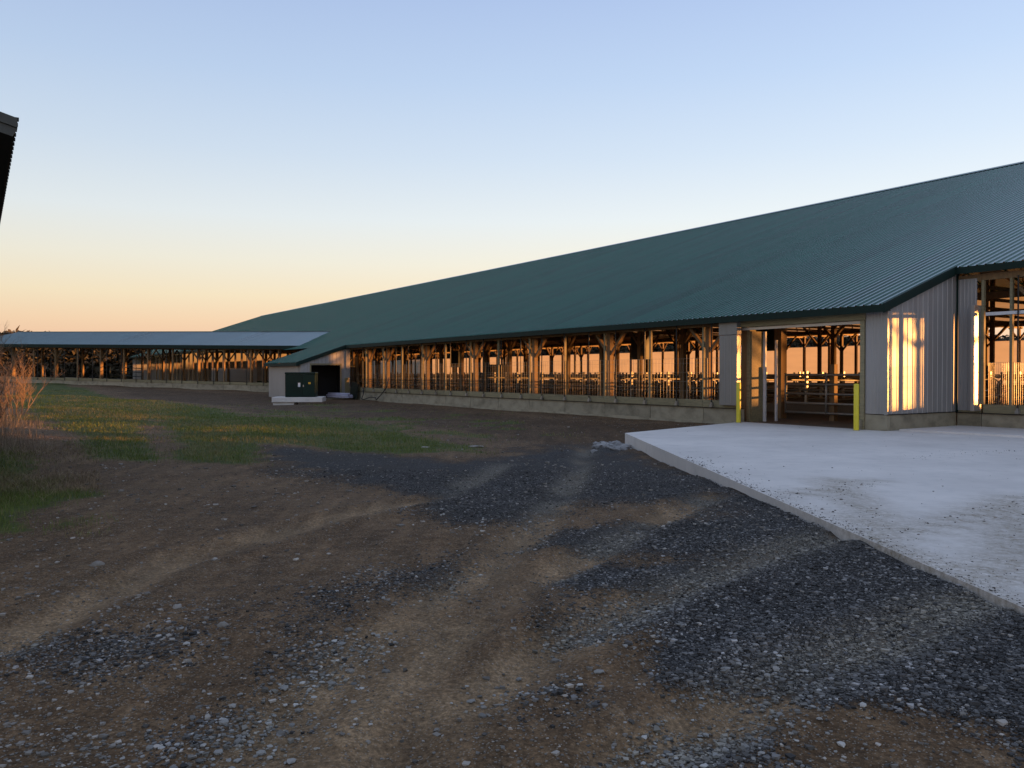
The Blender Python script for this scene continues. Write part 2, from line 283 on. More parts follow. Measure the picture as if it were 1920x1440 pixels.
def warp(n, lo, hi, k):
    t = np.linspace(math.asinh(lo / k), math.asinh(hi / k), n); return np.sinh(t) * k
gx = warp(600, -900, 900, 3.0); gy = np.sinh(np.linspace(math.asinh(-60 / 4.), math.asinh(1995 / 4.), 540)) * 4. + 4
X, Y = np.meshgrid(gx, gy); Z = gz(X, Y); Z = np.where(np.hypot(X, Y) > 150, -.2, Z)
nx, ny = len(gx), len(gy); idx = np.arange(nx * ny).reshape(ny, nx)
FQ = np.stack([idx[:-1, :-1], idx[:-1, 1:], idx[1:, 1:], idx[1:, :-1]], -1).reshape(-1, 4)
def ground_mat():
    m = bpy.data.materials.new('dirt_gravel_grass'); m.use_nodes = True; t = m.node_tree; n = t.nodes; l = t.links; p = n['Principled BSDF']
    p.inputs['Specular IOR Level'].default_value = .2
    geo = n.new('ShaderNodeNewGeometry'); pos = geo.outputs['Position']
    def noise(s, d=5, r=.6):
        q = n.new('ShaderNodeTexNoise'); q.inputs['Scale'].default_value = s; q.inputs['Detail'].default_value = d; q.inputs['Roughness'].default_value = r; l.new(pos, q.inputs[0]); return q.outputs[0]
    def rmp(src, *st):
        q = n.new('ShaderNodeValToRGB'); l.new(src, q.inputs[0]); e = q.color_ramp.elements
        while len(e) < len(st): e.new(.5)
        for a, (pp, c) in zip(e, st): a.position = pp; a.color = (*c, 1) if isinstance(c, tuple) else (c, c, c, 1)
        return q.outputs[0]
    def mix(f, a, b, mode='MIX'):
        q = n.new('ShaderNodeMix'); q.data_type = 'RGBA'; q.blend_type = mode
        for s_, i in ((f, 0), (a, 6), (b, 7)):
            if isinstance(s_, (float, int)): q.inputs[i].default_value = s_
            elif isinstance(s_, tuple): q.inputs[i].default_value = (*s_, 1)
            else: l.new(s_, q.inputs[i])
        return q.outputs[2]
    def math_(op, a, b=None):
        q = n.new('ShaderNodeMath'); q.operation = op; q.use_clamp = False
        for i, s_ in enumerate((a, b)):
            if s_ is None: continue
            if isinstance(s_, (float, int)): q.inputs[i].default_value = s_
            else: l.new(s_, q.inputs[i])
        return q.outputs[0]
    def vor(s, feat='F1'):
        q = n.new('ShaderNodeTexVoronoi'); q.inputs['Scale'].default_value = s; q.feature = feat; l.new(pos, q.inputs['Vector']); return q
    def at_(name):
        q = n.new('ShaderNodeAttribute'); q.attribute_name = name; return q.outputs['Fac']
    dirt = rmp(noise(.55, 6, .65), (.3, (.070, .044, .026)), (.5, (.118, .077, .047)), (.7, (.165, .116, .074)))
    dirt = mix(.55, dirt, rmp(noise(7, 6, .7), (.32, (.042, .027, .017)), (.52, (.11, .075, .047)), (.72, (.22, .165, .115))))
    track = rmp(noise(5, 4), (.3, (.19, .135, .086)), (.7, (.29, .22, .15)))
    dirt = mix(math_('MULTIPLY', at_('track'), .72), dirt, track)
    mp_ = n.new('ShaderNodeMapping'); mp_.inputs['Rotation'].default_value = (0, 0, R(-24)); mp_.inputs['Scale'].default_value = (2.6, .5, 1); l.new(pos, mp_.inputs[0])
    st_ = n.new('ShaderNodeTexNoise'); st_.inputs['Scale'].default_value = 1.6; st_.inputs['Detail'].default_value = 6; st_.inputs['Roughness'].default_value = .65; l.new(mp_.outputs[0], st_.inputs[0])
    dirt = mix(.8, dirt, rmp(st_.outputs[0], (.32, .62), (.5, 1.), (.68, 1.5)), 'MULTIPLY')
    dirt = mix(.85, dirt, rmp(noise(38, 6, .75), (.32, .30), (.5, .95), (.68, 2.0)), 'MULTIPLY')
    dirt = mix(1., dirt, (1.10, .99, .83), 'MULTIPLY')
    v4 = vor(75); pm4 = math_('MULTIPLY', rmp(v4.outputs['Distance'], (.2, 1.), (.4, 0.)), rmp(v4.outputs['Color'], (.60, 0.), (.66, 1.))); dirt = mix(math_('MULTIPLY', pm4, .8), dirt, (.30, .26, .21))
    v1 = vor(34); pebm = math_('MULTIPLY', rmp(v1.outputs['Distance'], (.20, 1.), (.34, 0.)), rmp(v1.outputs['Color'], (.66, 0.), (.72, 1.)))
    pebm = math_('MULTIPLY', pebm, rmp(noise(1.3, 3), (.38, .1), (.6, 1.)))
    dirt = mix(pebm, dirt, (.32, .275, .225))
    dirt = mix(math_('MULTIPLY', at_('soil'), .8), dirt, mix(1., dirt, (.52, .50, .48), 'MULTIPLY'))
    v2 = vor(46); v3 = vor(90)
    grav = mix(.5, rmp(v2.outputs['Color'], (.1, (.026, .026, .028)), (.55, (.062, .062, .066)), (.9, (.16, .158, .158))), rmp(v3.outputs['Color'], (.1, (.024, .024, .026)), (.6, (.068, .067, .070)), (.95, (.20, .195, .19))))
    grav = mix(rmp(noise(.7, 4), (.35, .0), (.7, .45)), grav, (.07, .056, .045))
    gmask = rmp(math_('ADD', at_('gravel'), math_('MULTIPLY', math_('SUBTRACT', noise(22, 5, .7), .5), 1.5)), (.3, 0.), (.72, 1.))
    grav = mix(math_('MULTIPLY', at_('track'), .85), grav, rmp(v3.outputs['Color'], (.1, (.08, .07, .058)), (.9, (.34, .305, .25))))
    c = mix(gmask, dirt, grav)
    gcol = rmp(noise(2.4, 6, .7), (.3, (.045, .070, .016)), (.5, (.080, .105, .024)), (.68, (.18, .155, .055)), (.8, (.26, .2, .09)))
    gcol = mix(.4, gcol, rmp(noise(30, 3), (.3, (.015, .022, .008)), (.7, (.07, .08, .03))))
    amask = rmp(math_('ADD', at_('grass'), math_('MULTIPLY', math_('SUBTRACT', noise(5, 5), .5), 1.1)), (.36, 0.), (.62, 1.))
    c = mix(amask, c, gcol)
    l.new(c, p.inputs['Base Color']); p.inputs['Roughness'].default_value = .92
    h = math_('ADD', math_('MULTIPLY', noise(12, 6, .7), .6), math_('MULTIPLY', pebm, .5))
    h = math_('ADD', h, math_('MULTIPLY', math_('SUBTRACT', 1., v2.outputs['Distance']), math_('MULTIPLY', gmask, .9)))
    b = n.new('ShaderNodeBump'); b.inputs['Strength'].default_value = 1.; b.inputs['Distance'].default_value = .05; l.new(h, b.inputs['Height']); l.new(b.outputs[0], p.inputs['Normal'])
    return m
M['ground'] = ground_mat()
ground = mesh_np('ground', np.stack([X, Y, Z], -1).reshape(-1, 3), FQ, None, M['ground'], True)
for nm, a in zip(('gravel', 'grass', 'track'), masks(X, Y)):
    ground.data.attributes.new(nm, 'FLOAT', 'POINT').data.foreach_set('value', a.astype(np.float32).ravel())
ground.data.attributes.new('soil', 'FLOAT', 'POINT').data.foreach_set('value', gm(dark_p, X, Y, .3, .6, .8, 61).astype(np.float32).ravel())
tag(ground, kind='structure')

# ------------------------------------------------------------------ concrete slab in front of the barn
def slab_mat():
    m = bpy.data.materials.new('new_concrete'); m.use_nodes = True; t = m.node_tree; n = t.nodes; l = t.links; p = n['Principled BSDF']
    g = n.new('ShaderNodeNewGeometry')
    def nz(s, d=6, r=.6):
        q = n.new('ShaderNodeTexNoise'); q.inputs['Scale'].default_value = s; q.inputs['Detail'].default_value = d; q.inputs['Roughness'].default_value = r; l.new(g.outputs['Position'], q.inputs[0]); return q.outputs[0]
    def rp(src, *st):
        q = n.new('ShaderNodeValToRGB'); l.new(src, q.inputs[0]); e = q.color_ramp.elements
        while len(e) < len(st): e.new(.5)
        for a, (pp, c) in zip(e, st): a.position = pp; a.color = (*c, 1) if isinstance(c, tuple) else (c, c, c, 1)
        return q.outputs[0]
    def mx(f, a, b):
        q = n.new('ShaderNodeMix'); q.data_type = 'RGBA'
        for s_, i in ((f, 0), (a, 6), (b, 7)):
            if isinstance(s_, tuple): q.inputs[i].default_value = (*s_, 1)
            else: l.new(s_, q.inputs[i])
        return q.outputs[2]
    c = rp(nz(.5), (.3, (.58, .545, .515)), (.7, (.74, .695, .655)))
    c = mx(rp(nz(3.2, 7, .7), (.5, 0.), (.75, .35)), c, (.36, .35, .34))
    a = n.new('ShaderNodeAttribute'); a.attribute_name = 'mud'
    mm = n.new('ShaderNodeMath'); mm.operation = 'MULTIPLY'; l.new(a.outputs['Fac'], mm.inputs[0]); l.new(rp(nz(13, 7, .8), (.34, 0.), (.6, 1.)), mm.inputs[1])
    c = mx(mm.outputs[0], c, (.25, .205, .145))
    l.new(c, p.inputs['Base Color']); p.inputs['Roughness'].default_value = .75; p.inputs['Specular IOR Level'].default_value = .3
    b = n.new('ShaderNodeBump'); b.inputs['Strength'].default_value = .25; b.inputs['Distance'].default_value = .01; l.new(nz(45, 4), b.inputs['Height']); l.new(b.outputs[0], p.inputs['Normal'])
    return m
M['slab'] = slab_mat()
# top sheet as a fine grid clipped to the outline, plus the side faces
bm = bmesh.new(); vs = [bm.verts.new((x, y, 0)) for x, y in padpoly]; bm.faces.new(vs)
for ax, (lo, hi, st) in (((1, 0, 0), (2.6, 24, .3)), ((0, 1, 0), (-2, 26, .3))):
    for v in np.arange(lo, hi, st):
        bmesh.ops.bisect_plane(bm, geom=bm.verts[:] + bm.edges[:] + bm.faces[:], plane_co=(v * ax[0], v * ax[1], 0), plane_no=ax)
ex = bmesh.ops.extrude_face_region(bm, geom=bm.faces[:])
for v in [e for e in ex['geom'] if isinstance(e, bmesh.types.BMVert)]: v.co.z = -.4
bmesh.ops.recalc_face_normals(bm, faces=bm.faces)
me = bpy.data.meshes.new('concrete_slab'); bm.to_mesh(me); bm.free(); me.materials.append(M['slab'])
slab = bpy.data.objects.new('concrete_slab', me); col.objects.link(slab); tag(slab, kind='structure')
co = np.array([v.co for v in me.vertices]); mud = np.zeros(len(co))
for q, w_ in (([(1230, 880), (1400, 930), (1600, 1010), (1800, 1100), (1920, 1160)], .18), ([(1560, 900), (1630, 960), (1640, 1010), (1700, 1050)], .25), ([(1650, 1010), (1760, 985), (1860, 950), (1920, 930)], .2),
              ([(1900, 940), (1910, 1040), (1850, 1090)], .3), ([(1480, 930), (1560, 915), (1640, 900)], .15)):
    d = lined(co[:, 0], co[:, 1], [at(*p, 0) for p in q]); mud = np.maximum(mud, np.exp(-(d / w_) ** 2) * 1.0)
mud = np.maximum(mud, .9 * np.exp(-((co[:, 0] - 3.05) / .35) ** 2) * sst(12, 5, co[:, 1])) * (co[:, 2] > -.1)
me.attributes.new('mud', 'FLOAT', 'POINT').data.foreach_set('value', mud.astype(np.float32))
jt = MB()
apron = MB().slab([tuple(W(-.15, .3))[:2], tuple(W(-.15, 3.17))[:2], tuple(W(-9, 3.17))[:2], tuple(W(-9, 1.2))[:2]], -.2, .045).build('concrete_apron', M['slab'], None, fix=True, bev=.01); tag(apron, kind='structure')

# ------------------------------------------------------------------ main barn
barn = tag(empty('dairy_barn', C0, (0, 0, BROT)), 'long open sided dairy barn with green ribbed steel roof', 'barn')
SEG = .9144
def sheet(x0, x1, pts, rib=.028, pitch=.2286, thick=.004, flat=False):
    """ribbed steel sheet: x across, pts = [(y, z) ...] line it follows, ribs stand up along its normal"""
    prof = []; n = max(1, round((x1 - x0) / pitch)); p = (x1 - x0) / n
    for i in range(n):
        b = x0 + i * p; prof += [(b, 0), (b + p * .40, 0), (b + p * .51, rib), (b + p * .57, rib), (b + p * .68, 0)]
    prof.append((x1, 0)); m = MB(); k = len(prof); (ya, za), (yb, zb) = pts[0], pts[-1]
    L = math.hypot(yb - ya, zb - za); ny_, nz_ = -(zb - za) / L, (yb - ya) / L
    vs = []
    for off in (0, -thick):
        for (y, z) in (pts[0], pts[-1]):
            for (x, h) in prof: vs.append((x, y + ny_ * (h + off), z + nz_ * (h + off)))
    fs = []
    for i in range(k - 1):
        fs.append((i, i + 1, k + i + 1, k + i)); fs.append((2 * k + i, 3 * k + i, 3 * k + i + 1, 2 * k + i + 1))
        fs.append((i, 2 * k + i, 2 * k + i + 1, i + 1)); fs.append((k + i, k + i + 1, 3 * k + i + 1, 3 * k + i))
    fs += [(0, k, 3 * k, 2 * k), (k - 1, 3 * k - 1, 4 * k - 1, 2 * k - 1)]
    return m.add(vs, fs)
RD = 25.2; FAR = 39.6; S0, S1 = -46, 141
EAVE = {'main': 2.95, 'mid': -.3, 'bump': -3.36}
pan = {k: sheet(0, SEG, [(e, roofz(e)), (RD, roofz(RD))]).mesh('roof_panel', M['roof']) for k, e in EAVE.items()}
i0 = int(S0 / SEG); i1 = int(S1 / SEG)
for i in range(i0, i1):
    k = 'main' if i < 0 or i >= 55 else ('bump' if 39 <= i < 46 else 'mid')
    inst('roof_panel', pan[k], barn, (-(i + 1) * SEG + .1, 0, 0))
sB, sE = 39 * SEG, 46 * SEG                                  # the far lean-to room
x_a, x_b = -i1 * SEG + .1, -i0 * SEG + .1
MB().add([(x_a, RD - .25, roofz(RD) - .03), (x_a, RD, roofz(RD) + .09), (x_a, RD + .25, roofz(RD) - .03), (x_b, RD - .25, roofz(RD) - .03), (x_b, RD, roofz(RD) + .09), (x_b, RD + .25, roofz(RD) - .03)],
         [(0, 1, 4, 3), (1, 2, 5, 4), (0, 3, 5, 2), (0, 2, 1), (3, 4, 5)]).build('ridge_cap', M['roof'], barn)
zf = roofz(RD) - PITCH * (FAR + .5 - RD)
MB().add([(x_a, RD, roofz(RD) - .02), (x_b, RD, roofz(RD) - .02), (x_b, FAR + .5, zf), (x_a, FAR + .5, zf), (x_a, RD, roofz(RD) - .06), (x_b, RD, roofz(RD) - .06), (x_b, FAR + .5, zf - .04), (x_a, FAR + .5, zf - .04)],
         [(0, 1, 2, 3), (7, 6, 5, 4), (0, 4, 5, 1), (1, 5, 6, 2), (2, 6, 7, 3), (3, 7, 4, 0)]).build('rear_roof', M['roof'], barn, fix=True)
# fascias and rakes
def fascia(s0, s1, e, h=.19): MB().box(-s1, -s0, e - .045, e - .01, roofz(e) - h, roofz(e) - .012).build('fascia', M['trim'], barn)
fascia(S0, -.1, EAVE['main']); fascia(-.14, sB - .06, EAVE['mid']); fascia(sB - .14, sE - .06, EAVE['bump']); fascia(55 * SEG - .1, S1, EAVE['main'])
def rake(s, d0, d1, h=.2, w=.05):
    MB().add([(-s - w / 2, d0, roofz(d0) - h), (-s + w / 2, d0, roofz(d0) - h), (-s + w / 2, d1, roofz(d1) - h), (-s - w / 2, d1, roofz(d1) - h), (-s - w / 2, d0, roofz(d0) + .035), (-s + w / 2, d0, roofz(d0) + .035), (-s + w / 2, d1, roofz(d1) + .035), (-s - w / 2, d1, roofz(d1) + .035)],
             [(0, 3, 2, 1), (4, 5, 6, 7), (0, 1, 5, 4), (1, 2, 6, 5), (2, 3, 7, 6), (3, 0, 4, 7)]).build('rake_board', M['trim'], barn)
rake(-.12, -.34, 2.98); rake(sB - .12, -3.4, -.28); rake(sE - .1 + .02, -3.4, -.3)
MB().box(.1, -sB + .1, -.28, .0, roofz(-.3) - .15, roofz(-.3) - .13).build('soffit', M['trim'], barn)
# floor
MB().box(-S1 + 1, -S0 - 1, 3.46, FAR - .1, -.5, -.02).build('floor', M['floor'], barn)
MB().box(-sB + .2, -.2, .28, 3.44, -.5, -.015).build('floor', M['floor'], barn)
MB().box(-4.77, -.72, -.02, .27, -.5, -.012).build('threshold', M['slab'], barn)
# ---- front wall of the middle section
posts_s = [6.28 + 2.44 * k for k in range(12)]               # 6.28 ... 33.1
ends = [4.78] + posts_s + [sB - .05]
for a, b in zip(ends[:-1], ends[1:]):
    MB().box(-b + .012, -a - .012, 0, .2, -.7, .385).build('foundation_block', M['conc'], barn, bev=.008)
    MB().box(-b + .004, -a - .004, -.07, -.002, -.7, -.035 + random.uniform(-.02, .02)).build('footing', M['conc'], barn)
    MB().box(-b + .004, -a - .004, -.035, .06, .405, .635).build('sill_board', M['board'], barn, bev=.006)
MB().box(-ends[-1], -4.78, .02, .18, -.7, .37).build('foundation_core', M['conc'], barn)
MB().box(-ends[-1], -4.78, -.045, .15, .386, .404).build('flashing', M['black'], barn)
mul = MB().box(-.035, .035, -.03, .05, .636, 2.93).mesh('mullion', M['board'])
for s in posts_s: inst('mullion', mul, barn, (-s, 0, 0))
rod = MB().tube([(0, -.10, .42), (0, -.10, 3.06)], .021, 6).mesh('curtain_rod', M['black'])
brk = MB().box(-.05, .05, -.14, -.04, .42, .50).box(-.03, .03, -.12, -.04, .50, .56).mesh('bracket', M['pipe'])
def rods(ss, dd=0, dz=0):
    for s in ss:
        r = inst('curtain_rod', rod, barn, (-s, dd, dz)); inst('bracket', brk, r)
rods([5.85 + 1.53 * k for k in range(20) if 5.85 + 1.53 * k < sB - .3])
for a, b in zip(ends[:-1], ends[1:]): MB().box(-b + .003, -a - .003, -.01, .07, 2.93, 3.05).build('header_board', M['wood'], barn)
# heavy posts and braces
def post_mesh(z1, w=.17): return MB().box(-w / 2, w / 2, -w / 2, w / 2, -.1, z1).mesh('post', M['wood'])
def brace_mesh(zb, zt, reach, sgn, w=.09): return MB().bar((0, 0, zb), (sgn * reach, 0, zt), w, .12, (0, 1, 0)).mesh('brace', M['wood'])
pm = post_mesh(3.05)
bl, br_ = brace_mesh(2.1, 3.0, .85, -1), brace_mesh(2.1, 3.0, .85, 1)
for k, s in enumerate([6.2 + 4.88 * i for i in range(6)] + [33.2]):
    o = inst('post', pm, barn, (-s - .16, .32, 0)); inst('brace', bl, o); inst('brace', br_, o)
def row(d, step, s0, s1, zt, brz=None, w=.17):
    p = post_mesh(zt, w); b = [brace_mesh(*brz, g) for g in (-1, 1)] if brz else []
    s = s0
    while s < s1:
        o = inst('post', p, barn, (-s, d, 0), (0, 0, 0))
        for q in b: inst('brace', q, o)
        s += step
inst('post', MB().box(-.14, .14, -.14, .14, -.05, 4.0).mesh('post', M['wood']), barn, (-5.72, 3.0, 0))
row(3.35, 2.44, 8.1, 36, 4.25, (2.55, 3.75, 1.05, ))
row(12.5, 4.88, -9, 80, 7.4, (3.0, 4.2, 1.1))
row(22, 4.88, -11, 100, 10.5, (3.0, 4.2, 1.1))
row(31, 4.88, -11, 110, 9.6, (3.0, 4.2, 1.1))
row(FAR - .25, 2.44, -23.5, 125, 4.62, (3.72, 4.55, .62))
row(3.35, 2.44, sE + 1.2, 120, 4.25)
# carrier beams and roof trusses
for d, z, s0, s1 in ((3.35, 3.98, 0, 120), (12.5, 4.25, -12, 80), (22, 4.25, -12, 100), (31, 4.25, -12, 110), (FAR - .25, 4.62, -46, 125)):
    MB().box(-s1, -s0, d - .05, d + .05, z, z + .26).build('carrier_beam', M['truss'], barn)
tr = MB()
zl = 4.52
tr.bar((0, 4.6, zl), (0, FAR - .4, zl), .05, .14)
tr.bar((0, 3.6, roofz(3.6) - .24), (0, RD - .4, roofz(RD - .4) - .24), .05, .14)
tr.bar((0, RD + .4, roofz(RD) - .14 - .26), (0, FAR - .4, roofz(RD) - PITCH * (FAR - .4 - RD) - .26), .05, .14)
for d in (9, 15, 20, 25.2, 30, 35): tr.bar((0, d, zl), (0, d + (1.6 if d < RD else -1.6), roofz(RD) - PITCH * abs(d + (1.6 if d < RD else -1.6) - RD) - .4), .05, .09)
trm = tr.mesh('roof_truss', M['truss'])
for k in range(-4, 46): inst('roof_truss', trm, barn, (-(.6 + 2.44 * k), 0, 0))
# far wall: kerb, curtain, header
for k in range(-18, 52):
    a, b = 2.44 * k, 2.44 * (k + 1)
    MB().box(-b + .01, -a - .01, FAR, FAR + .2, -.6, .68).build('rear_foundation_block', M['conc'], barn)
def curtain(a, b, z0, z1, d=FAR + .02, name='rear_curtain', p=None):
    MB().box(-b, -a, d, d + .012, z0, z1).build(name, M['curtain'], p or barn)
    MB().tube([(-b, d - .01, z1), (-a, d - .01, z1)], .03, 6).build('curtain_pipe', M['pipe'], p or barn)
curtain(14, 125, .68, 3.72); curtain(-22.4, 14, .68, 2.3); curtain(-44, -22.4, .68, 4.6)  # unseen right stretches
MB().box(-125, 44, FAR + .03, FAR + .08, 4.64, zf + .2).build('rear_header_panel', M['header_glow'], barn)  # translucent panel adds the glow above the curtain
MB().box(-S1 + 1, -126, FAR, FAR + .1, -.5, 4.6).build('rear_wall_panel', M['steel'], barn)
# gable wall panels, closed to keep low sun out (right end, far out of the picture; far end)
for x in (44.9, -140.3):
    MB().add([(x, 3.3, -.4), (x, FAR, -.4), (x, FAR, zf + .1), (x, RD, roofz(RD) - .1), (x, 3.3, roofz(3.3) - .1), (x + .1, 3.3, -.4), (x + .1, FAR, -.4), (x + .1, FAR, zf + .1), (x + .1, RD, roofz(RD) - .1), (x + .1, 3.3, roofz(3.3) - .1)],
             [(0, 1, 2, 3, 4), (9, 8, 7, 6, 5)] + [(i, (i + 1) % 5 + 0, (i + 1) % 5 + 5, i + 5) for i in range(5)]).build('gable_wall', M['steel'], barn, fix=True)
# ---- doorway
MB().box(-.62, -.003, 0, .16, -.4, .40).build('corner_pier', M['conc'], barn, bev=.012)
MB().box(-.84, -.66, -.12, .02, -.05, .26).build('pier_stub', M['conc'], barn, bev=.01)
sheet(-.60, -.02, [(.0, .42), (.0, 3.12)], rib=.012, pitch=.1).build('corner_panel', M['steel'], barn)
for s in (.003,): MB().box(-.06, .012, -.022, -.016, .405, 3.0).build('corner_trim', M['steel'], barn)
for s, o_ in ((.62, 0), (4.82, .5)):
    MB().box(-s - .12, -s, -.04 + o_, .24 + o_, -.05, 2.84).build('door_jamb', M['board'], barn, bev=.006)
MB().box(-4.78, -.60, -.045, .05, 2.85, 3.06).build('door_header', M['board'], barn, bev=.006)
MB().box(-4.76, -.76, .05, .12, 2.76, 2.84).build('door_track', M['galv'], barn)
MB().box(-4.81, -4.77, .50, 1.0, -.02, 2.75).build('inner_jamb', M['board'], barn)
MB().box(-4.80, -4.71, 1.04, 1.1, -.02, 2.75).build('door_rail', M['white'], barn)
MB().box(-4.72, -4.66, 1.5, 1.56, -.02, 2.5).build('door_rail', M['white'], barn)
# curtain pocket
MB().box(-5.44, -4.76, -.19, -.01, .50, 2.62).build('curtain_pocket', M['pocket'], barn)
MB().box(-4.758, -4.745, -.185, -.015, .52, 2.6).build('pocket_edge', M['galv'], barn)
MB().box(-5.46, -4.74, -.20, -.0, 2.63, 3.03).build('pocket_cap', M['pocket'], barn, bev=.008)
for x in (-5.22, -4.98): MB().box(x - .006, x + .006, -.196, -.191, .56, 2.58).build('pocket_seam', M['steel'], barn)
MB().box(-5.5, -4.95, .50, .58, -.05, 2.9).build('filler_board', M['wood'], barn)
MB().tube([(-4.7, -.05, 2.3), (-4.66, -.12, 1.7), (-4.72, -.16, 1.35), (-4.8, -.2, 1.2)], .008, 5).build('lead_wire', M['white'], barn, True)
# ---- near gable end wall of the middle section (faces right)
gd = [0.0, .93, 1.86, 2.79, 3.26]
for a, b in zip(gd[:-1], gd[1:]):
    m = MB(); p_ = (b - a) / max(1, round((b - a) / .23)); prof = []
    x = a
    for k in range(max(1, round((b - a) / .23))):
        q = a + k * p_; prof += [(q, 0), (q + p_ * .80, 0), (q + p_ * .86, .012), (q + p_ * .92, .012), (q + p_ * .98, 0)]
    prof.append((b, 0)); n_ = len(prof); vs = []
    for off in (0, -.004):
        vs += [(h + off, d, .42) for d, h in prof] + [(h + off, d, roofz(d) - .06) for d, h in prof]
    fs = []
    for i in range(n_ - 1): fs += [(i, i + 1, n_ + i + 1, n_ + i), (2 * n_ + i, 3 * n_ + i, 3 * n_ + i + 1, 2 * n_ + i + 1)]
    m.add(vs, fs).build('gable_panel', M['steel'], barn, fix=False)
MB().box(-.16, -.003, .17, 3.24, -.4, .40).build('gable_foundation', M['conc'], barn, bev=.01)
MB().box(-.1, .03, -.004, 3.24, .402, .418).build('flashing', M['black'], barn)
MB().box(.001, .03, -.02, .04, .42, roofz(0) - .12).build('corner_trim', M['galv'], barn)
MB().box(.0, .05, 3.2, 3.245, .42, roofz(3.2) - .12).build('corner_trim', M['trim'], barn)
# ---- right part: main wall set back
rs = [-.66, -2.75, -5.19, -7.63, -10.07, -12.51, -14.95, -17.39, -19.83, -22.27, -24.71, -27.15, -29.6, -32, -36, -40, -44.5]
ends = [0.0] + rs
for a, b in zip(ends[:-1], ends[1:]):
    MB().box(-a + .006, -b - .006, 3.27, 3.45, -.5, .385).build('foundation_block', M['conc'], barn, bev=.008)
    MB().box(-a + .06, -b - .004, 3.22, 3.3, .405, .635).build('sill_board', M['board'], barn, bev=.006)
    MB().box(-a + .003, -b - .003, 3.22, 3.30, 3.95, 4.12).build('header_board', M['wood'], barn)
MB().box(0.0, 44.5, 3.2, 3.4, .386, .404).build('flashing', M['black'], barn)
sheet(.06, .56, [(3.2, .46), (3.2, 4.02)], rib=.012, pitch=.1).build('wall_panel', M['steel'], barn)
MB().box(.565, .66, 2.88, 3.26, .46, 3.28).build('curtain_pocket', M['galv'], barn, bev=.008)
mm_ = MB().box(-.035, .035, 3.2, 3.29, .636, 3.95).mesh('mullion', M['board'])
for s in rs[1:]: inst('mullion', mm_, barn, (-s, 0, 0))
inst('mullion', mm_, barn, (.70, .02, 0)); inst('mullion', mm_, barn, (1.42, .02, 0))
MB().box(.78, 30, 3.21, 3.26, 3.0, 3.085).build('girt', M['white'], barn)
row(3.45, 2.44, -22, -.9, 4.2, (2.6, 3.7, .95))
rods([-1.62 - 1.53 * k for k in range(12)], 3.27, .0)
rd2 = MB().tube([(0, -.10, 3.06), (0, -.10, 4.0)], .021, 6).mesh('curtain_rod', M['black'])
for k in range(12): inst('curtain_rod', rd2, barn, (1.62 + 1.53 * k, 3.27, 0))
# wire panels behind the openings nearest the door and at the right
wp = MB()
for k in range(180):
    s = 5.6 + k * .1525
    wp.box(-s - .003, -s + .003, .10, .106, .64, 1.95)
for z in (.9, 1.2, 1.5, 1.8, 1.95): wp.box(-33.1, -5.6, .108, .113, z - .003, z + .003)
wp.build('wire_panel', M['pipe'], barn)
wp = MB()
for k in range(90):
    x = .8 + k * .05; wp.box(x - .003, x + .003, 3.36, 3.366, .64, 1.75)
for z in (.9, 1.2, 1.5, 1.75): wp.box(.8, 5.3, 3.368, 3.373, z - .003, z + .003)
wp.build('wire_panel', M['pipe'], barn)
# ---- far lean-to room
def flat_gable(s, d0, d1, z0, mat_, name, hole=None):
    x = -s; parts = [(d0, d1)] if not hole else [(d0, hole[0]), (hole[1], d1)]
    for a, b in parts:
        n_ = max(1, round((b - a) / .23))
        for k in range(n_):
            p, q = a + (b - a) * k / n_, a + (b - a) * (k + 1) / n_
            MB().add([(x, p, z0), (x, q - .012, z0), (x, q - .012, roofz(q) - .1), (x, p, roofz(p) - .1), (x - .03, p, z0), (x - .03, q - .012, z0), (x - .03, q - .012, roofz(q) - .1), (x - .03, p, roofz(p) - .1)],
                     [(0, 1, 2, 3), (7, 6, 5, 4), (0, 4, 5, 1), (1, 5, 6, 2), (2, 6, 7, 3), (3, 7, 4, 0)]).build(name, mat_, barn)
    if hole:
        p, q = hole[0], hole[1]; n_ = 8
        for k in range(n_):
            a, b = p + (q - p) * k / n_, p + (q - p) * (k + 1) / n_
            MB().add([(x, a, hole[2]), (x, b - .012, hole[2]), (x, b - .012, roofz(b) - .1), (x, a, roofz(a) - .1), (x - .03, a, hole[2]), (x - .03, b - .012, hole[2]), (x - .03, b - .012, roofz(b) - .1), (x - .03, a, roofz(a) - .1)],
                     [(0, 1, 2, 3), (7, 6, 5, 4), (0, 4, 5, 1), (1, 5, 6, 2), (2, 6, 7, 3), (3, 7, 4, 0)]).build(name, mat_, barn)
flat_gable(sB, -3.08, .02, -.05, M['steel'], 'lean_to_panel', (-2.45, -.62, 1.98))
for a, b in ((-2.53, -2.45), (-.62, -.54)): MB().box(-sB - .02, -sB + .03, a, b, -.05, 2.0).build('lean_to_jamb', M['board'], barn)
MB().box(-sB - .02, -sB + .03, -2.53, -.54, 2.0, 2.08).build('lean_to_header', M['board'], barn)
MB().box(-sE + .12, -sB - .03, -3.1, -3.06, -.05, 1.98).build('lean_to_wall', M['steel'], barn)
MB().box(-sB - .9, -sB - .3, -3.125, -3.102, .7, 1.9).build('lean_to_hatch', M['steel'], barn)
MB().box(-sB - 2.0, -sB - 1.98, -3.02, -.02, -.3, 2.0).build('lean_to_partition', M['soffit'], barn)
MB().box(-sE + .12, -sB - .0, -.06, .0, -.05, 3.0).build('lean_to_rear_wall', M['soffit'], barn)
MB().box(-sE + .12, -sB - .0, -3.12, -.05, -.6, -.06).build('lean_to_floor', M['conc'], barn)
MB().box(-sE + .15, -sE + .12, -3.05, 3.0, -.3, 2.0).build('lean_to_end_wall', M['steel'], barn)
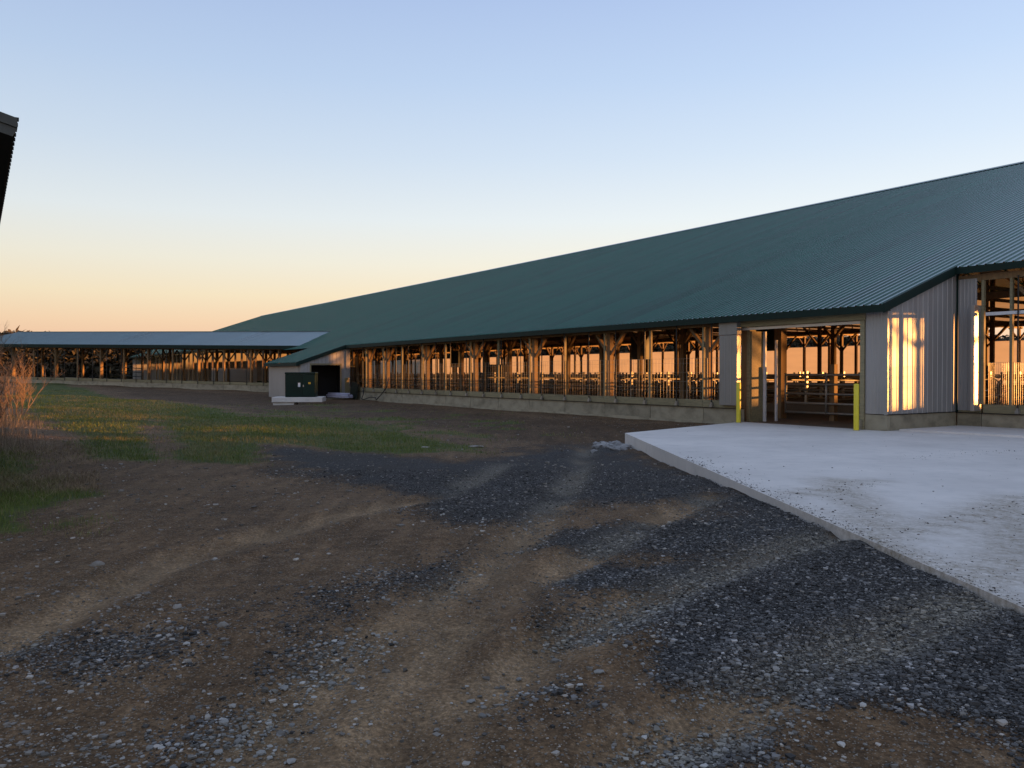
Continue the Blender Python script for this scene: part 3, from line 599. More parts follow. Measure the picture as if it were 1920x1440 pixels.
MB().box(-sB + .03, -sB + .06, -.26, .0, -.05, 3.0).build('corner_trim', M['steel'], barn)

# ------------------------------------------------------------------ wing building on the left
wing = tag(empty('wing_barn', WP, (0, WSL, WROT)), 'low open sided barn with pale blue grey roof left of the electrical cabinet', 'barn')
WE, WH = 3.5, 5.1                                            # eave height, half width
wpan = sheet(0, SEG, [(0, WE), (WH, WE + 1.275)], rib=.022).mesh('roof_panel', M['wing_roof'])
for i in range(-4, 38): inst('roof_panel', wpan, wing, (-(i + 1) * SEG, 0, 0))
MB().add([(-34.8, WH, WE + 1.27), (3.5, WH, WE + 1.27), (3.5, 2 * WH, WE), (-34.8, 2 * WH, WE), (-34.8, WH, WE + 1.24), (3.5, WH, WE + 1.24), (3.5, 2 * WH, WE - .03), (-34.8, 2 * WH, WE - .03)],
         [(0, 1, 2, 3), (7, 6, 5, 4), (0, 4, 5, 1), (1, 5, 6, 2), (2, 6, 7, 3), (3, 7, 4, 0)]).build('rear_roof', M['wing_roof'], wing, fix=True)
MB().box(-34.85, 3.5, -.05, -.01, WE - .27, WE - .01).build('fascia', M['trim'], wing)
MB().box(-34.8, 3.5, WH - .15, WH + .15, WE + 1.262, WE + 1.30).build('ridge_cap', M['wing_roof'], wing)
wps = [2.2 + 2.48 * k for k in range(13)]
wend = [-2.2] + wps + [34.4]
for a, b in zip(wend[:-1], wend[1:]):
    for q0, nm in ((.30, 'foundation_block'), (2 * WH - .5, 'rear_foundation_block')):
        MB().box(-b + .012, -a - .012, q0, q0 + .2, -.6, .52).build(nm, M['conc'], wing, bev=.008)
    MB().box(-b + .003, -a - .003, .26, .34, .53, .72).build('sill_board', M['board'], wing)
    MB().box(-b + .003, -a - .003, .30, .38, WE - .32, WE - .18).build('header_board', M['wood'], wing)
wp1 = MB().box(-.045, .045, .27, .40, .72, WE - .32).mesh('post', M['wood']); wp2 = MB().box(-.08, .08, -.08, .08, .0, WE + .1).mesh('post', M['wood'])
wb = [MB().bar((0, 0, 2.3), (g * .8, 0, 3.2), .08, .1, (0, 1, 0)).mesh('brace', M['wood']) for g in (-1, 1)]
wrod = MB().tube([(0, .2, .5), (0, .2, WE - .2)], .025, 6).mesh('curtain_rod', M['black'])
for k, s in enumerate(wps):
    inst('post', wp1, wing, (-s, 0, 0))
    for q0 in (5.1, 2 * WH - .65):
        if q0 > 6 or k % 2 == 0:
            o = inst('post', wp2, wing, (-s + .2, q0, 0)); [inst('brace', b, o) for b in wb]
    if k % 2 == 1:
        o = inst('post', wp2, wing, (-s - .12, .55, 0)); [inst('brace', b, o) for b in wb]
for k in range(23): inst('curtain_rod', wrod, wing, (-.4 - 1.53 * k, 0, 0))
MB().box(-16.5, -11.5, 2 * WH - .38, 2 * WH - .368, .53, 1.7).build('rear_curtain', M['curtain'], wing)
for k in range(13): MB().bar((-1 - 2.48 * k, .35, WE - .12), (-1 - 2.48 * k, 2 * WH - .4, WE - .12), .05, .14).build('tie_beam', M['truss'], wing)

# ------------------------------------------------------------------ things around the doorway
for (s, d, h), lab in (((.52, -.5, 1.2), 'yellow bollard on the slab right of the barn doorway'), ((4.48, -.41, 1.2), 'yellow bollard left of the doorway in front of the shiny steel pocket')):
    b = tag(empty('bollard', W(s, d, 0)), lab, 'bollard', 'yellow bollards guarding the doorway')
    m = MB(); n_ = 20; prof = [(.066, -.02), (.066, h - .03), (.058, h - .008), (.03, h), (.0, h + .002)]
    vs = [(r * math.cos(2 * math.pi * k / n_), r * math.sin(2 * math.pi * k / n_), z) for r, z in prof for k in range(n_)]
    m.add(vs, [(i * n_ + k, i * n_ + (k + 1) % n_, (i + 1) * n_ + (k + 1) % n_, (i + 1) * n_ + k) for i in range(len(prof) - 1) for k in range(n_)]).build('sleeve', M['yellow'], b, True)
    MB().tube([(0, 0, -.05), (0, 0, .012)], .085, 16).build('base_collar', M['conc'], b)
def pipe_gate(frame_loc, rot, length, h0, h1, nr, label, up=(), r=.028, m='pipe'):
    g = tag(empty('pipe_gate', frame_loc, rot), label, 'gate')
    for k in range(nr):
        z = h0 + (h1 - h0) * k / (nr - 1); MB().tube([(0, 0, z), (length, 0, z)], r, 8).build('rail', M[m], g, True)
    for x in (0.02, length - .02) + tuple(up): MB().tube([(x, -.002, h0 - .06), (x, -.002, h1 + .05)], r * 1.1, 8).build('upright', M[m], g, True)
    return g
pipe_gate(W(5.4, 2.85, 0), (0, 0, BROT), 3.9, .22, 1.42, 5, 'galvanised pipe gate closed across the alley inside the doorway', (1.55,), .036)
tag(MB().box(-.09, .09, -.09, .09, -.05, 1.75).build('gate_post', M['wood'], None, bev=.01), 'short wooden gate post inside the doorway', 'post')
gp = bpy.data.objects['gate_post']; gp.location = W(3.72, 3.02, 0); gp.rotation_euler = (0, 0, BROT)
pipe_gate(WW(19.2, .9, .45), (0, .06, WROT), 3.4, .3, 1.3, 4, 'dark pipe gate leaning inside the low wing barn', (1.6,), .03, 'dark')
# freestall rows
dv = MB().tube([(0, 0, .42), (0, 1.35, .42), (0, 1.62, .5), (0, 1.74, .72), (0, 1.66, .98), (0, 1.4, 1.1), (0, 0, 1.12)], .033, 6).mesh('divider_loop', M['pipe'])
dp = MB().box(-.045, .045, -.045, .045, 0, 1.45).mesh('stall_post', M['pipe'])
for d, s0, n_, sg, z, lab in ((6.6, 5, 46, 1, .1, 'row of steel freestall loops nearest the front openings'), (14.5, -2, 52, 1, .1, 'second row of freestall loops behind the feed alley'),
                           (17.9, -2, 52, -1, .1, 'row of freestall loops facing the second row'), (27, 2, 56, 1, .1, 'rearmost row of freestall loops before the glowing curtain')):
    st = tag(empty('freestall_row', W(s0, d, z), (0, 0, BROT if sg > 0 else BROT + math.pi)), lab, 'stalls', 'freestall rows inside the barn')
    L = (n_ - 1) * 1.22
    for k in range(n_):
        x = -sg * k * 1.22
        inst('stall_post', dp, st, (x, 0, 0)); inst('divider_loop', dv, st, (x + .05, 0, 0), (0, 0, 0))
    for y, zz in ((.0, 1.30), (.5, 1.2), (0, .75)): MB().tube([(.2, y - .06, zz), (-sg * (L + .3), y - .06, zz)], .032, 6).build('rail', M['pipe'], st, True)
    MB().box(-sg * (L + .4), .4, -.12, 1.9, -.12, .22).build('stall_bed', M['floor'], st)
def fan(loc, rz, lab):
    f = tag(empty('barn_fan', loc, (0, 0, rz)), lab, 'fan', 'circulation fans hung in the barn'); f.scale = (.72, .72, .72)
    for x0, x1, z0, z1 in ((-.7, .7, .62, .7), (-.7, .7, -.7, -.62), (-.7, -.62, -.615, .615), (.62, .7, -.615, .615)): MB().box(x0, x1, -.25, .25, z0, z1).build('housing_side', M['dark'], f)
    g = MB()
    for k in range(-15, 16): g.box(k * .04 - .009, k * .04 + .009, -.24, -.22, -.61, .61)
    g.build('shutter', M['dark'], f); MB().box(-.615, .615, .2, .22, -.615, .615).build('sun_block_plate', M['dark'], f)  # solid plate added to stop sun from behind, so the fan stays dark
    for k in range(4):
        a = k * math.pi / 2; c_, s_ = math.cos(a), math.sin(a)
        MB().add([(c_ * .06 - s_ * .05, -.03, s_ * .06 + c_ * .05), (c_ * .06 + s_ * .05, .03, s_ * .06 - c_ * .05), (c_ * .57 + s_ * .12, .05, s_ * .57 - c_ * .12), (c_ * .57 - s_ * .12, -.05, s_ * .57 + c_ * .12),
                  (c_ * .06 - s_ * .05, -.02, s_ * .06 + c_ * .05), (c_ * .06 + s_ * .05, .04, s_ * .06 - c_ * .05), (c_ * .57 + s_ * .12, .06, s_ * .57 - c_ * .12), (c_ * .57 - s_ * .12, -.04, s_ * .57 + c_ * .12)],
                 [(0, 1, 2, 3), (7, 6, 5, 4), (0, 4, 5, 1), (1, 5, 6, 2), (2, 6, 7, 3), (3, 7, 4, 0)]).build('blade', M['dark'], f)
    MB().tube([(0, -.1, 0), (0, .1, 0)], .08, 12).build('motor', M['dark'], f, True)
    MB().bar((0, 0, .6), (0, 0, 1.6), .04, .04).build('hanger', M['dark'], f)
fan(W(31.5, 5.2, 2.35), BROT, 'dark fan hanging behind the openings near the far lean to room')
fan(W(15.3, 5.5, 2.6), BROT, 'dark box fan hanging behind the openings left of the doorway')
fan(W(10.4, 8, 2.9), BROT, 'dark fan seen through the left side of the doorway')
# skid loader in the barn
ld = tag(empty('skid_loader', W(36, 11, 0), (0, 0, BROT + .4)), 'dark skid loader parked inside the barn, top showing above the stalls', 'loader')
MB().box(-1.1, .9, -.55, .55, .35, 1.15).build('body', M['dark'], ld, bev=.05)
MB().box(-.55, .45, -.45, .45, 1.15, 2.1).build('cab', M['dark'], ld, bev=.06)
for y in (-.68, .56): MB().bar((-1.1, y + .06, 1.5), (1.5, y + .06, .7), .1, .16).build('lift_arm', M['dark'], ld)
MB().box(1.35, 1.9, -.8, .8, .15, .7).build('bucket', M['dark'], ld, bev=.03)
whl = MB().tube([(0, -.13, 0), (0, .13, 0)], .4, 16).mesh('wheel', M['black'])
for x in (-.6, .6):
    for y in (-.7, .7): inst('wheel', whl, ld, (x, y, .38))

# ------------------------------------------------------------------ electrical cabinet on its pad, pipes, hose
tx = tag(empty('electrical_cabinet', (-11.45, 45.0, .2), (0, 0, R(7))), 'dark green electrical cabinet on concrete pad before the far lean to room', 'cabinet')
MB().box(-.8, .8, -.55, .55, 0, 1.22).build('enclosure', M['xfmr'], tx, bev=.02)
MB().box(-.82, .82, -.57, .60, 1.222, 1.34).build('lid', M['xfmr'], tx, bev=.03)
for x0, x1 in ((-.76, .1), (.12, .76)):
    d_ = MB().box(x0, x1, -.575, -.552, .05, 1.18).build('door', M['xfmr'], tx, bev=.008)
MB().box(.14, .18, -.60, -.576, .55, .66).build('handle', M['galv'], tx)
MB().box(-.12, .0, -.582, -.577, .55, .77).build('white_label', M['white'], tx); MB().box(.42, .55, -.582, -.577, .70, .80).build('warning_label', M['ylabel'], tx)
for z in (.35, 1.05): MB().box(-.84, -.80, -.3, -.2, z, z + .1).build('hinge', M['galv'], tx)
pd = tag(empty('cabinet_pad', (-11.6, 45.2, -.35), (0, 0, R(7))), 'raised concrete pad under the dark green electrical cabinet', 'pad')
MB().box(-1.35, 1.3, -.95, 1.0, .28, .545).build('top_slab', M['slab'], pd, bev=.015)
MB().box(-1.3, -.2, -.85, .9, -.2, .278).build('pedestal', M['slab'], pd, bev=.015)
for k in range(7):
    r_, c_ = (k // 3, k % 3) if k < 6 else (2, 1)
    p0 = W(34.9, -.75 - .12 * c_ - .03 * r_, .0 + .06 + .1 * r_); lab = ['bottom', 'middle', 'top'][r_]
    o = MB().tube([(-1.1, 0, 0), (.9, 0, 0)], .052, 10).build('plastic_pipe', M['pipew'], None, True); o.location = p0; o.rotation_euler = (0, 0, BROT + R(18))
    tag(o, ('single pale plastic pipe on top of the stack by the lean to room' if k == 6 else ['rear', 'middle', 'front'][c_] + ' pale plastic pipe of the ' + lab + ' layer in the stack by the lean to room'), 'pipe', 'pipes stacked by the lean to room')
bd = MB().box(-.03, .03, -.14, .14, 0, 1.35).build('leaning_board', M['board'], None); bd.location = W(35.1, -.38, -.05); bd.rotation_euler = (R(8), R(18), BROT); tag(bd, 'short board leaning beside the dark lean to doorway', 'board')
hs = MB().tube([W(33.2, -.1, .75), W(33.25, -.14, .2), W(33.1, -.3, -.02), W(32.4, -.45, -.03), W(31.7, -.35, .12), W(31.2, -.25, .1), W(30.9, -.35, -.03), W(30.4, -.3, .25), W(29.9, -.16, .7), W(29.7, -.1, 1.25)], .026, 8).build('black_hose', M['black'], None, True)
tag(hs, 'black hose looped against the foundation near the far end', 'hose')
pl = MB().box(-.5, .5, -.04, .04, .0, 1.0).build('pallet_board', M['dark'], None); pl.location = W(34.4, -.3, -.05); pl.rotation_euler = (R(-8), 0, BROT); tag(pl, 'dark sheet propped on the wall behind the pale pipes', 'sheet')

# ------------------------------------------------------------------ neighbouring shed whose roof corner enters at the upper left
def A(s, a, z): p = U * s + N * a; return (p.x, p.y, z)
sh = tag(empty('neighbour_shed', A(10.5, 0, -.15), (0, 0, BROT)), 'dark roof corner of a near shed at the upper left edge', 'shed')
ez = 1.45 + 2.77 + .15                                         # eave height over the shed's base
MB().add([(0, .42, ez), (-12, .42, ez), (-12, -6, ez + 6.42 * .27), (0, -6, ez + 6.42 * .27), (0, .42, ez - .03), (-12, .42, ez - .03), (-12, -6, ez + 6.42 * .27 - .03), (0, -6, ez + 6.42 * .27 - .03)],
         [(0, 1, 2, 3), (7, 6, 5, 4), (0, 4, 5, 1), (1, 5, 6, 2), (2, 6, 7, 3), (3, 7, 4, 0)]).build('roof', M['soffit'], sh, fix=True)
for k in range(52): MB().box(-k * .2286 - .06, -k * .2286, .40, .436, ez - .012, ez + .02).build('roof_rib', M['soffit'], sh)
for h0, h1, o_ in ((.0, -.105, .02), (-.11, -.20, .0)):
    MB().add([(.0, .42, ez + h0), (.03 + o_, .42, ez + h0), (.03 + o_, -6, ez + h0 + 6.42 * .27), (.0, -6, ez + h0 + 6.42 * .27), (.0, .42 - (.05 if o_ == 0 else 0), ez + h1), (.03 + o_, .42 - (.05 if o_ == 0 else 0), ez + h1), (.03 + o_, -6, ez + h1 + 6.42 * .27), (.0, -6, ez + h1 + 6.42 * .27)],
             [(0, 1, 2, 3), (7, 6, 5, 4), (0, 4, 5, 1), (1, 5, 6, 2), (2, 6, 7, 3), (3, 7, 4, 0)]).build('rake_board', M['fasc'], sh, fix=True)
MB().box(-12, -.4, -6, -.12, -.3, ez - .1).build('wall', M['soffit'], sh)
MB().box(-12, -.02, -.11, .38, ez - .12, ez - .09).build('soffit', M['soffit'], sh)

# ------------------------------------------------------------------ loose stones, gravel, grass (countless stuff)
def rock_templates(n, sub=1):
    T = []
    for k in range(n):
        b = bmesh.new(); bmesh.ops.create_icosphere(b, subdivisions=sub, radius=1)
        for v in b.verts: v.co *= 1 + random.uniform(-.28, .22)
        V_ = np.array([v.co[:] for v in b.verts]); V_[:, 2] *= .6; F_ = np.array([[v.index for v in f.verts] for f in b.faces]); b.free(); T.append((V_, F_))
    return T
RT = rock_templates(8)
def chip_templates(n):
    T = []
    for k in range(n):
        V_ = np.array([(i, j, l) for l in (-1, 1) for i, j in ((-1, -1), (1, -1), (1, 1), (-1, 1))], float) * .72 + np.random.default_rng(k).uniform(-.34, .34, (8, 3)); V_[:, 2] *= .62
        T.append((V_, np.array([(0, 2, 1), (0, 3, 2), (4, 5, 6), (4, 6, 7), (0, 1, 5), (0, 5, 4), (1, 2, 6), (1, 6, 5), (2, 3, 7), (2, 7, 6), (3, 0, 4), (3, 4, 7)])))
    return T
CT = chip_templates(10)
def scatter_rocks(name, x, y, size, colr, zoff=.25, zfun=gz, RT=RT):
    n = len(x); z = zfun(x, y); VV = []; FF = []; CC = []; off = 0; t = rng.integers(0, len(RT), n)
    for k, (V_, F_) in enumerate(RT):
        i = np.where(t == k)[0]
        if not len(i): continue
        a = rng.random(len(i)) * 6.283; c, s = np.cos(a), np.sin(a); sx = rng.uniform(.75, 1.35, len(i))
        P = V_[None] * np.stack([size[i] * sx, size[i], size[i] * rng.uniform(.6, 1.1, len(i))], -1)[:, None]
        Q = np.stack([P[..., 0] * c[:, None] - P[..., 1] * s[:, None] + x[i, None], P[..., 0] * s[:, None] + P[..., 1] * c[:, None] + y[i, None], P[..., 2] + z[i, None] + zoff * size[i, None]], -1)
        m = len(V_); VV.append(Q.reshape(-1, 3)); FF.append((F_[None] + (np.arange(len(i)) * m)[:, None, None] + off).reshape(-1, 3)); CC.append(np.repeat(colr[i], m, 0)); off += len(i) * m
    return mesh_np(name, np.concatenate(VV), np.concatenate(FF), np.concatenate(CC), M['attr'])
def cand(n, dmin, dmax, power=1.0):               # points in the view wedge, denser near the camera
    u = rng.random(n); D = dmin * (dmax / dmin) ** (u ** power); X_ = (rng.random(n) * 1.36 - .68) * D; return X_, D
x, y = cand(520000, 2.6, 14); g, gr, tr_ = masks(x, y)
k = (rng.random(len(x)) < g ** 1.3 * .9) & (polyd(x, y, padpoly) < -.03); x, y = x[k], y[k]; n = len(x)
v = np.clip(rng.lognormal(-2.65, .68, n), .016, .42); big = fbm(x * 1.1, y * 1.1, 90)
colr = np.stack([v * 1.03, v * .985, v * .965], -1) * (1 + .9 * (big[:, None] - .47)); tk = tr_[k][:, None]; tk = np.clip(tk * 1.25, 0, .95) * (rng.random((n, 1)) < .85); colr = colr * (1 - tk) + tk * np.array([.27, .245, .205]) * (.35 + rng.random((n, 1)))
size = np.clip(rng.lognormal(-5.3, .5, n), .0026, .019)
tag(scatter_rocks('gravel', x, y, size, colr, RT=CT), 'dark blue grey crushed stone spread along the slab', 'gravel', kind='stuff')
x, y = cand(170000, 2.6, 30); g, gr, tr_ = masks(x, y); cl = fbm(x * .9, y * .9, 95); cl2 = fbm(x * .35, y * .35, 97)
k = (rng.random(len(x)) < (.10 + .45 * sst(.5, .68, cl) * sst(.4, .6, cl2)) * (1 - gr) * (1 - .6 * tr_)) & (polyd(x, y, padpoly) < -.04); x, y = x[k], y[k]; n = len(x)
v = np.clip(rng.lognormal(-1.75, .45, n), .06, .42); colr = np.stack([v * 1.05, v * .95, v * .84], -1)
size = np.clip(rng.lognormal(-5.1, .55, n), .0028, .026) * np.clip(y / 8, .8, 1.4)
tag(scatter_rocks('pebbles', x, y, size, colr, .1, RT=CT), 'pale pebbles strewn over the brown dirt', 'pebbles', kind='stuff')
# pale stone clusters in the foreground
xs, ys = [], []
for (px, py), rr, n_ in (((660, 1215), .42, 150), ((590, 1290), .3, 90), ((420, 1385), .42, 190), ((1310, 1405), .35, 90), ((1500, 1385), .25, 25), ((1230, 1180), .35, 90), ((1130, 1200), .4, 90), ((1480, 1280), .5, 120), ((780, 960), .35, 60), ((380, 1200), .3, 25), ((1010, 1320), .35, 60), ((700, 1110), .5, 70), ((1340, 1265), .4, 60), ((960, 975), .8, 120)):
    cx, cy = at(px, py); xs.append(cx + rng.normal(0, rr * .55, n_)); ys.append(cy + rng.normal(0, rr * .5, n_))
x = np.concatenate(xs); y = np.concatenate(ys); n = len(x); v = np.clip(rng.lognormal(-1.4, .35, n), .1, .45)
k = polyd(x, y, padpoly) < -.04
tag(scatter_rocks('pale_stones', x[k], y[k], np.clip(rng.lognormal(-4.7, .42, n), .005, .025)[k], np.stack([v, v * .97, v * .92], -1)[k], .2), 'pale grey coarse stones in loose clusters on the dirt', 'stones', kind='stuff')
# crumbs of dirt on the slab
x, y = cand(16000, 4.2, 24); pdv = polyd(x, y, padpoly); cl = fbm(x * .8, y * .8, 120)
k = (pdv > .03) & (rng.random(len(x)) < .03 + 1.0 * np.exp(-pdv / .35) * sst(17, 7, y) * sst(.35, .6, cl) + .3 * sst(.55, .7, cl) * sst(16, 8, y)) & (polyd(x, y, [tuple(W(0, 0))[:2], tuple(W(-12, 0))[:2], tuple(W(-12, 40))[:2], tuple(W(40, 40))[:2], tuple(W(40, 0))[:2]]) < 0)
x, y = x[k], y[k]
tt = rng.random(1100) ** 1.5; cl3 = vnoise(tt * 40, tt * 0, 77); off_ = rng.exponential(.12, 1100) * (.3 + 1.6 * cl3) + .012
ex_ = padB[0] + (padA[0] - padB[0]) * tt * .62 + off_; ey_ = padB[1] + (padA[1] - padB[1]) * tt * .62
mx2, my2 = [], []
for q in ([(1490, 935), (1560, 915), (1640, 905)], [(1560, 905), (1630, 960), (1640, 1010), (1700, 1050)], [(1650, 1015), (1760, 985), (1860, 950), (1920, 930)], [(1900, 940), (1910, 1040), (1850, 1090)], [(1700, 860), (1820, 850), (1920, 845)]):
    P_ = np.array([at(*p_, 0) for p_ in q]); w_ = rng.random(90) * (len(P_) - 1); i_ = w_.astype(int); f_ = (w_ - i_)[:, None]
    r_ = P_[i_] * (1 - f_) + P_[i_ + 1] * f_ + rng.normal(0, .16, (90, 2)); mx2.append(r_[:, 0]); my2.append(r_[:, 1])
ax_ = np.concatenate([ex_] + mx2); ay_ = np.concatenate([ey_] + my2); kk = polyd(ax_, ay_, padpoly) > .012
x = np.concatenate([x, ax_[kk]]); y = np.concatenate([y, ay_[kk]])
n = len(x); v = np.clip(rng.lognormal(-2.2, .6, n), .03, .35)
tag(scatter_rocks('slab_crumbs', x, y, np.clip(rng.lognormal(-5.35, .5, n), .0025, .016) * np.clip(y / 8, .8, 1.2), np.stack([v * 1.1, v, v * .9], -1), .2, lambda a, b: np.zeros_like(a)), 'dark crumbs of stone and mud on the slab', 'crumbs', kind='stuff')
# spilled concrete at the slab corner
x, y = [], []
cx, cy = padA; n = 130; x = cx - .35 + rng.normal(0, .22, n) - .0; y = cy - .9 + rng.normal(0, .65, n); k = polyd(x, y, padpoly) < -.02; x, y = x[k], y[k]; n = len(x)
v = rng.uniform(.16, .34, n); tag(scatter_rocks('concrete_spill', x, y, rng.uniform(.02, .11, n), np.stack([v, v * .97, v * .95], -1), .2), 'pale lumps of spilled concrete by the slab corner', 'rubble', kind='stuff')

def rock(px, py, size, label, flat=.6, c=None, z=None):
    zz = -.15; p = at(px, py, zz)
    for _ in range(3): zz = float(gz(np.array([p[0]]), np.array([p[1]]))[0]); p = at(px, py, zz)
    b = bmesh.new(); bmesh.ops.create_icosphere(b, subdivisions=2, radius=1)
    sd = random.random() * 50
    for v in b.verts:
        v.co *= 1 + .35 * mnoise.noise(v.co * 1.3 + Vector((sd, sd, sd))); v.co.z = max(v.co.z * flat, -.25); v.co.x *= 1.3; v.co *= size
    me = bpy.data.meshes.new('rock'); b.to_mesh(me); b.free(); me.materials.append(M['stone'])
    o = bpy.data.objects.new('rock', me); col.objects.link(o); o.location = (p[0], p[1], zz + .05 * size); o.rotation_euler = (0, 0, random.random() * 6); tag(o, label, 'rock'); return o
rock(181, 1061, .055, 'flat pale rock alone on the brown dirt at left')
rock(60, 722, .42, 'grey boulder by the left end of the wing barn'); rock(76, 724, .3, 'smaller rock right of the grey boulder near the wing barn'); rock(103, 724, .3, 'low rock between the boulder and the grass bank')
rock(330, 1140, .03, 'small flat stone left of the wheel track'); rock(416, 1175, .035, 'round pebble sized rock beside two smaller stones')
rock(1228, 847, .16, 'broken lump of pale concrete against the slab edge', .5)
rock(893, 838, .14, 'flat pale slab of debris at the grass edge', .2); rock(797, 839, .1, 'small pale debris flake in the grass', .2)

# grass
def blades(name, x, y, h, wd, lean, colr, label, cat, zfun=gz):
    n = len(x); z = zfun(x, y); a = rng.random(n) * 6.283; la = rng.random(n) * 6.283; lv = np.abs(rng.normal(0, lean, n)) * h
    dx, dy = np.cos(a) * wd / 2, np.sin(a) * wd / 2
    P0 = np.stack([x - dx, y - dy, z - .01], -1); P1 = np.stack([x + dx, y + dy, z - .01], -1)
    mx_, my_ = x + np.cos(la) * lv * .35, y + np.sin(la) * lv * .35
    P2 = np.stack([mx_ - dx * .7, my_ - dy * .7, z + h * .55], -1); P3 = np.stack([mx_ + dx * .7, my_ + dy * .7, z + h * .55], -1)
    P4 = np.stack([x + np.cos(la) * lv, y + np.sin(la) * lv, z + h], -1)
    V_ = np.stack([P0, P1, P2, P3, P4], 1).reshape(-1, 3); b = (np.arange(n) * 5)[:, None]
    F_ = np.concatenate([b + np.array([[0, 1, 3]]), b + np.array([[0, 3, 2]]), b + np.array([[2, 3, 4]])])
    return tag(mesh_np(name, V_, F_, np.repeat(colr, 5, 0), M['blade']), label, cat, kind='stuff')
def gcol(n, dry):
    a = rng.random(n)[:, None]; green = np.array([.115, .150, .028]) * (.6 + .8 * rng.random((n, 1))); tan = np.array([.25, .21, .09]) * (.6 + .7 * rng.random((n, 1)))
    return np.where(a < dry[:, None], tan, green)
x, y = cand(460000, 8, 60); g, gr, tr_ = masks(x, y); dry = sst(.42, .62, fbm(x * .8, y * .8, 130))
k = (rng.random(len(x)) < gr ** 1.5) & (x < 6); x, y, dry = x[k], y[k], dry[k]; n = len(x); D = np.hypot(x, y)
blades('grass', x, y, rng.uniform(.03, .085, n) * (1 + .4 * (fbm(x, y, 133) - .5)), .004 * np.clip(D / 10, 1, 4), .6, gcol(n, .1 + .6 * dry), 'short patchy green and straw coloured grass on the left bank', 'grass')
# tall dry weeds along the left edge
x = np.concatenate([rng.normal(-13.8, 1.3, 2600), rng.normal(-10.9, 1.0, 1200), rng.normal(-9.8, .6, 400)]); y = np.concatenate([rng.normal(20.5, 2.4, 2600), rng.normal(16.4, 1.4, 1200), rng.normal(15.0, .9, 400)])
k = (x / y < -.545 + .03 * vnoise(x * 2, y * 2, 5)) & (x > -30); x, y = x[k], y[k]; n = len(x)
hh = rng.uniform(.2, 1.0, n) * np.clip((-.552 - x / y) * 12, .12, 1.0); ct = np.array([.26, .205, .14]) * (.4 + .9 * rng.random((n, 1)))
blades('dry_weeds', x, y, hh, .005, .6, ct, 'tall dry tan weeds massed at the left edge', 'weeds')
x = np.concatenate([rng.normal(-6.6, .9, 3500), rng.normal(-9.2, 1.4, 3000)]); y = np.concatenate([rng.normal(11.8, .8, 3500), rng.normal(15.5, 1.5, 3000)]); k = x / y < -.50; x, y = x[k], y[k]; n = len(x)
blades('straw_litter', x, y, rng.uniform(.03, .12, n), .006, 2.2, np.array([.26, .19, .11]) * (.4 + .9 * rng.random((n, 1))), 'flattened straw litter around the weeds at left', 'straw')

# bare shrub at the left edge
def shrub(loc, h, n0, label, seed, fan_=1.0):
    r_ = random.Random(seed); o = tag(empty('bare_shrub', loc), label, 'shrub'); stem = MB(); tw = MB()
    def grow(mb, p, d, L, rad, lev):
        pts = [p]; q = Vector(p)
        for i in range(4):
            d = (d + Vector((r_.uniform(-.18, .18), r_.uniform(-.18, .18), r_.uniform(-.05, .14)))).normalized(); q = q + d * L / 4; pts.append(q.copy())
        mb.tube(pts, rad, 5 if lev == 0 else 3, rad * .45)
        if lev < 3:
            for i in range(6 if lev < 2 else 5):
                b = pts[r_.choice((1, 2, 3, 4))]; nd = (d + Vector((r_.uniform(-.9, .9), r_.uniform(-.9, .9), r_.uniform(-.1, .5)))).normalized()
                grow(tw, b, nd, L * r_.uniform(.4, .62), rad * .5, lev + 1)
    for k_ in range(n0):
        a = r_.random() * 6.28; grow(stem, Vector((math.cos(a) * .25, math.sin(a) * .25, -.1)), Vector((math.cos(a) * .35 * fan_, math.sin(a) * .35 * fan_, 1)).normalized(), h * r_.uniform(.45, .62), .018, 0)
    stem.build('stems', M['twig'], o, True); tw.build('twigs', M['twig'], o, True)
shrub((-14.9, 23.2, .1), 3.0, 9, 'bare twiggy shrub reaching above the wing roof at left edge', 3)
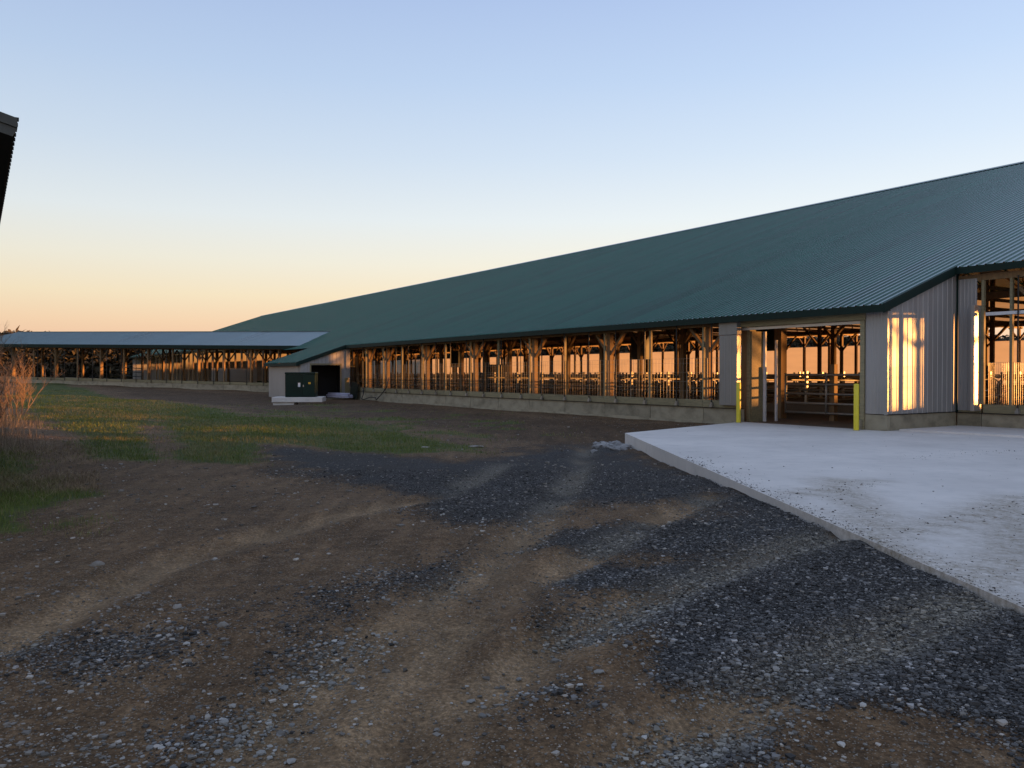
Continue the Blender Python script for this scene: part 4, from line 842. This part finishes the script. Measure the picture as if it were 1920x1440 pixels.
shrub((-15.9, 26.5, .15), 2.2, 8, 'lower bare shrub behind the taller one at left edge', 11, 1.3)
shrub((-11.6, 17.9, .05), 1.5, 7, 'low tangle of bare stems among the dry weeds', 23, 1.6)

# ------------------------------------------------------------------ wood far behind the barn
n = 120000; tx_ = rng.random(n); th = R(-42) + tx_ * R(84); Dd = 190 + rng.random(n) * 12
bx = np.sin(th) * Dd; by = np.cos(th) * Dd; top = np.minimum(8.6 + 3.4 * fbm(bx * .08, by * .08, 140) + 2 * fbm(bx * .4, by * .4, 141) - 2.0, 10.2)
bz = rng.random(n) ** .55 * top; sz = rng.uniform(.2, .45, n)
Q = []
for e in range(4):
    Q.append(np.stack([bx + rng.normal(0, 1, n) * sz, by + rng.normal(0, 1, n) * sz, bz + rng.normal(0, .8, n) * sz], -1))
V_ = np.stack(Q, 1).reshape(-1, 3); b = (np.arange(n) * 4)[:, None]; F_ = np.concatenate([b + np.array([[0, 1, 2]]), b + np.array([[0, 2, 3]])])
ta = np.linspace(R(-42), R(42), 400); hx, hy = np.sin(ta) * 204, np.cos(ta) * 204
ht = np.minimum(8.6 + 3.4 * fbm(hx * .08, hy * .08, 140) + 2 * fbm(hx * .4, hy * .4, 141) - 2.4, 9.8)
rows_ = [np.stack([hx * (1 + .02 * f_), hy * (1 + .02 * f_), ht * f_], -1) for f_ in (0, .35, .7, 1)]; nb = len(V_)
V_ = np.concatenate([V_] + rows_); gi = nb + np.arange(1600).reshape(4, 400)
a_, b_, c_, d_ = gi[:-1, :-1].ravel(), gi[:-1, 1:].ravel(), gi[1:, 1:].ravel(), gi[1:, :-1].ravel()
F_ = np.concatenate([F_, np.stack([a_, b_, c_], -1), np.stack([a_, c_, d_], -1)])
cc = np.array([.060, .050, .034]) * (.5 + rng.random((n, 1))) ; cc = np.concatenate([np.repeat(cc, 4, 0), np.tile(np.array([.05, .042, .03]), (1600, 1))]); tag(mesh_np('distant_wood', V_, F_, cc, M['blade']), 'dark distant wood seen through the barn openings', 'wood', kind='stuff')
